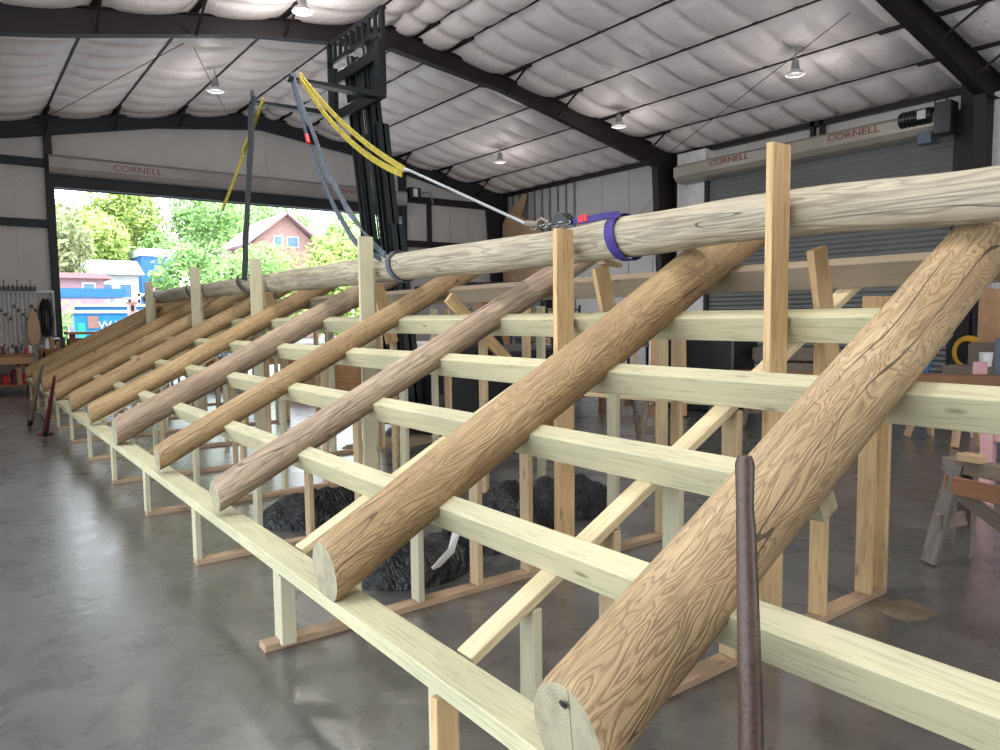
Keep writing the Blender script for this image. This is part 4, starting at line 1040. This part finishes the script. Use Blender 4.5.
# awning, bollard post
t = thing('awning', (4.2, 34, 0), 'flat blue metal awning on posts above the hedge outside', 'awning')
MB().box(1.5, 6.0, 34, 37, 2.65, 3.0).mk('roof_panel', M['blue'], t)
for x in (1.7, 5.8): MB().box(x, x + .1, 36.5, 36.6, 0, 2.65).mk('post', M['white'], t)
t = thing('marker_post', (5.45, 28.5, 0), 'red and white post standing before the dumpster', 'post')
MB().box(5.05, 5.3, 28.4, 28.6, 0, 2.25).mk('post_body', M['pink'], t); MB().box(5.02, 5.33, 28.37, 28.63, 2.25, 2.31).mk('cap', M['rust'], t)
MB().box(5.13, 5.23, 28.38, 28.4, 2.0, 2.2).mk('plate', M['black'], t)
o = MB().add([(2.6, 23, 0), (3.25, 23, 0), (3.1, 23.6, 0), (2.55, 23.6, 0), (2.62, 23.2, 1.55), (2.68, 23.2, 1.55), (2.66, 23.3, 1.55), (2.62, 23.3, 1.55)], BOXF).mk('white_tarp', M['white']); tag(o, 'white cone-shaped wrapped bundle right beside the end door jamb', 'tarp')
M['pinkwall'] = plain('pink_clapboard', (.36, .23, .27), .8); M['palewall'] = plain('pale_wall', (.45, .47, .5), .8)
M['redroof'] = plain('red_roof', (.28, .07, .07), .7); M['whiteroof'] = plain('white_roof', (.6, .63, .66), .6)
M['brickpink'] = plain('brick_pink', (.42, .26, .25), .85)
def house(name, lab, x0, x1, y0, y1, h, rh, wall, roof, ridge='x', wins=(), ov=.4):
    t = thing(name, ((x0 + x1) / 2, (y0 + y1) / 2, 0), lab, 'building')
    MB().box(x0, x1, y0, y1, 0, h).mk('walls', wall, t)
    if ridge == 'x':
        c = (y0 + y1) / 2
        MB().prism([(y0 - ov, h - .1), (y1 + ov, h - .1), (c, h + rh)], x0 - ov, x1 + ov, 'x').mk('roof', roof, t)
    elif ridge == 'y':
        c = (x0 + x1) / 2
        MB().prism([(x0, h), (x1, h), (c, h + rh)], y0 - .02, y1).mk('gable', wall, t)
        m = MB(); m.bar((x0 - ov, (y0 + y1) / 2, h - .25), (c, (y0 + y1) / 2, h + rh + .12), y1 - y0 + 2 * ov, .18); m.bar((x1 + ov, (y0 + y1) / 2, h - .25), (c, (y0 + y1) / 2, h + rh + .12), y1 - y0 + 2 * ov, .18)
        m.mk('roof', roof, t)
    else: MB().box(x0 - ov, x1 + ov, y0 - ov, y1 + ov, h, h + rh).mk('roof', roof, t)
    for (a, b, z0, z1) in wins:
        w = MB().box(a - .08, b + .08, y0 - .08, y0, z0 - .08, z1 + .08).mk('window', M['white'], t)
        MB().box(a, b, y0 - .12, y0 - .081, z0, z1).mk('pane', M['glassblue'], w)
    return t
house('shed', 'pink house with red roof edge behind the blue awning', -3, 7.0, 46, 51, 4.1, .35, M['pinkwall'], M['redroof'], 'x', [(6.0, 6.5, 3.2, 3.7)])
house('warehouse', 'long low building with a white roof beyond the pink house', 9.3, 12.6, 66, 71, 5.5, 1.2, M['palewall'], M['whiteroof'], 'x', [(9.8, 10.6, 3.6, 4.6), (11.2, 12, 3.6, 4.6)])
house('warehouse', 'blue-sided building with a white roof rising behind the low one', 14.4, 19, 74, 80, 7.6, .7, M['blue'], M['whiteroof'], 'flat', [(15, 16.4, 3.2, 5)], .15)
house('house', 'brick gable-end house with two blue windows, seen right of the slings', 20.9, 26.9, 63, 70, 8.1, 2.6, M['brickpink'], M['pinkwall'], 'y', [(22.9, 23.6, 8.0, 8.8), (24.1, 25.0, 8.0, 8.8), (21.6, 22.6, 4, 5.4), (25, 26.2, 4, 5.4)], .8)
# white debris / posts beyond dumpster
for i in range(7):
    x = 7.5 + i * .85; y = 42 + (i % 3) * 2
    t = thing('garden_frame', (x, y, 0), f'slim {"white" if i % 2 else "pink"} garden frame beyond the dumpster, {["leftmost", "second from left", "third from left", "middle one", "third from right", "second from right", "rightmost"][i]}', 'garden frame')
    mt = M['white'] if i % 2 else M['pinkwall']
    for dx in (0, .45): MB().box(x + dx, x + dx + .1, y, y + .1, 0, 2.8 + .4 * (i % 4)).mk('post', mt, t)
    MB().box(x, x + .55, y, y + .1, 2.6 + .4 * (i % 4), 2.75 + .4 * (i % 4)).mk('crossbar', mt, t)
# trees
def tree(x, y, h, w, mat, lab, seed, name='leafy_tree', trunk=True, z0=0., n=2600, ls=.28, cat='tree', branches=6):
    random.seed(seed)
    t = thing(name, (x, y, 0), lab, cat)
    if trunk:
        m = MB(); m.tube([(x, y, 0), (x + .1, y, h * .45), (x - .1, y, h * .85)], [.02 * h + .05, .014 * h + .03, .03], 8)
        for k in range(branches):
            a = random.uniform(0, 2 * PI); zz = h * random.uniform(.3, .7)
            m.tube([(x, y, zz), (x + math.cos(a) * w * .3, y + math.sin(a) * w * .3, zz + h * .14), (x + math.cos(a) * w * .42, y + math.sin(a) * w * .42, zz + h * .28)], [.008 * h + .02, .02, .01], 6)
        m.mk('trunk', M['bark'], t)
    # clumps
    cl_ = []
    for k in range(26):
        while True:
            p = Vector((random.uniform(-1, 1), random.uniform(-1, 1), random.uniform(-1, 1)))
            if p.length < 1: break
        cl_.append((Vector((p.x * w * .42, p.y * w * .42, z0 + (h - z0) * (.55 + .4 * p.z))), random.uniform(.12, .24) * w))
    vs = []; fs = []
    for k in range(n):
        c, r = random.choice(cl_)
        d = Vector((random.gauss(0, 1), random.gauss(0, 1), random.gauss(0, 1))).normalized() * r * random.uniform(.55, 1.05)
        p = Vector((x, y, 0)) + c + d
        u = Vector((random.gauss(0, 1), random.gauss(0, 1), random.gauss(0, 1))).normalized(); v = u.orthogonal().normalized()
        s = ls * random.uniform(.6, 1.3); b = len(vs)
        vs += [p - u * s, p - v * s * .5, p + u * s, p + v * s * .5]; fs.append((b, b + 1, b + 2, b + 3))
    c0 = Vector((x, y, 0))
    mk('foliage', [q - c0 for q in vs], fs, mat, t, Matrix.Translation(c0))
T = [(5.2, 64, 10, 9, 'leaf_olive', 'olive tree behind the pink house, leftmost seen through the door'),
     (10.5, 80, 12.5, 10, 'leaf_yellow', 'yellow-green tree beyond the white-roofed building'),
     (17.5, 94, 20, 11, 'leaf_yellow', 'tall yellow-green tree in the middle of the door opening'),
     (8.5, 104, 15.5, 13, 'leaf_olive', 'hazy olive tree between the leftmost tree and the tall one'),
     (25, 88, 18, 15, 'leaf_green', 'broad bright green tree above the blue building'),
     (37, 102, 20, 15, 'leaf_green', 'green tree left of the gabled house, behind the dark sling'),
     (15.2, 50, 6.6, 8.2, 'leaf_green', 'round bright green bush tree right of the blue building'),
     (12.9, 53, 6.9, 5, 'leaf_green', 'narrow green bush in front of the blue building'),
     (19.2, 55, 7.4, 6, 'leaf_yellow', 'low yellowish bush in front of the gabled house, left side'),
     (20.2, 46, 5.4, 6, 'leaf_yellow', 'bright yellow-green bush in front of the gabled house'),
     (27.6, 57, 10.0, 8.5, 'leaf_yellow', 'large yellow-green tree right of the gabled house'),
     (45, 92, 17, 14, 'leaf_green', 'tall tree behind the forklift mast'),
     (26, 45, 5.6, 6, 'leaf_green', 'green bush just behind the pale log, left of the mast')]
for i, (x, y, h, w, mt, lab) in enumerate(T):
    big = h > 8
    tree(x, y, h, w, M[mt], lab, 100 + i, z0=0 if not big else h * .12, n=8000 if big else 5000, ls=.31 if big else .19)
tree(3.6, 41, 2.2, 5.5, M['leaf_green'], 'low green hedge under the blue awning', 300, 'hedge', False, 0, 3000, .15, 'hedge')
tree(8.7, 38, 2.9, 2.0, M['leaf_yellow'], 'small pointed bright shrub behind the dumpster', 301, 'shrub', False, 0, 1400, .12, 'shrub')

# ------------------------------------------------------------------ light
w = bpy.data.worlds.new('sky'); SC.world = w; w.use_nodes = True
nt = w.node_tree; nt.nodes.clear()
wo = nt.nodes.new('ShaderNodeOutputWorld'); bg = nt.nodes.new('ShaderNodeBackground'); sk = nt.nodes.new('ShaderNodeTexSky')
sk.sky_type = 'PREETHAM'; sk.turbidity = 6; sk.sun_direction = Vector((.35, -.55, .76)).normalized()
mx = nt.nodes.new('ShaderNodeMixRGB'); mx.inputs[0].default_value = .75; mx.inputs[2].default_value = (.86, .93, 1., 1)
nt.links.new(sk.outputs[0], mx.inputs[1]); nt.links.new(mx.outputs[0], bg.inputs[0]); nt.links.new(bg.outputs[0], wo.inputs[0])
bg.inputs[1].default_value = 5.2
def portal(loc, rot, sx, sy):
    l = bpy.data.lights.new('door_portal', 'AREA'); l.shape = 'RECTANGLE'; l.size = sx; l.size_y = sy; l.cycles.is_portal = True
    o = bpy.data.objects.new('door_portal', l); C.objects.link(o); o.location = loc; o.rotation_euler = rot
portal(((DJ0 + DJ1) / 2, YF + .25, DH / 2), (math.radians(-90), 0, 0), DJ1 - DJ0, DH)
portal((XL - .25, 4.25, 2.8), (math.radians(-90), 0, math.radians(90)), 10.5, 5.6)
portal((7.5, YB - .25, 2.45), (math.radians(90), 0, 0), 9, 4.9)
sun = bpy.data.lights.new('sun', 'SUN'); sun.energy = 1.0; sun.angle = .05; sun.color = (1, .96, .9)
so = bpy.data.objects.new('sun', sun); C.objects.link(so)
so.rotation_euler = Vector((.35, -.55, .76)).to_track_quat('Z', 'Y').to_euler()

SC.view_settings.view_transform = 'Standard'; SC.view_settings.look = 'None'
SC.view_settings.gamma = 1; SC.view_settings.use_curve_mapping = False
SC.view_settings.exposure = 0.0
SC.cycles.use_denoising = True
SC.cycles.max_bounces = 8; SC.cycles.diffuse_bounces = 5
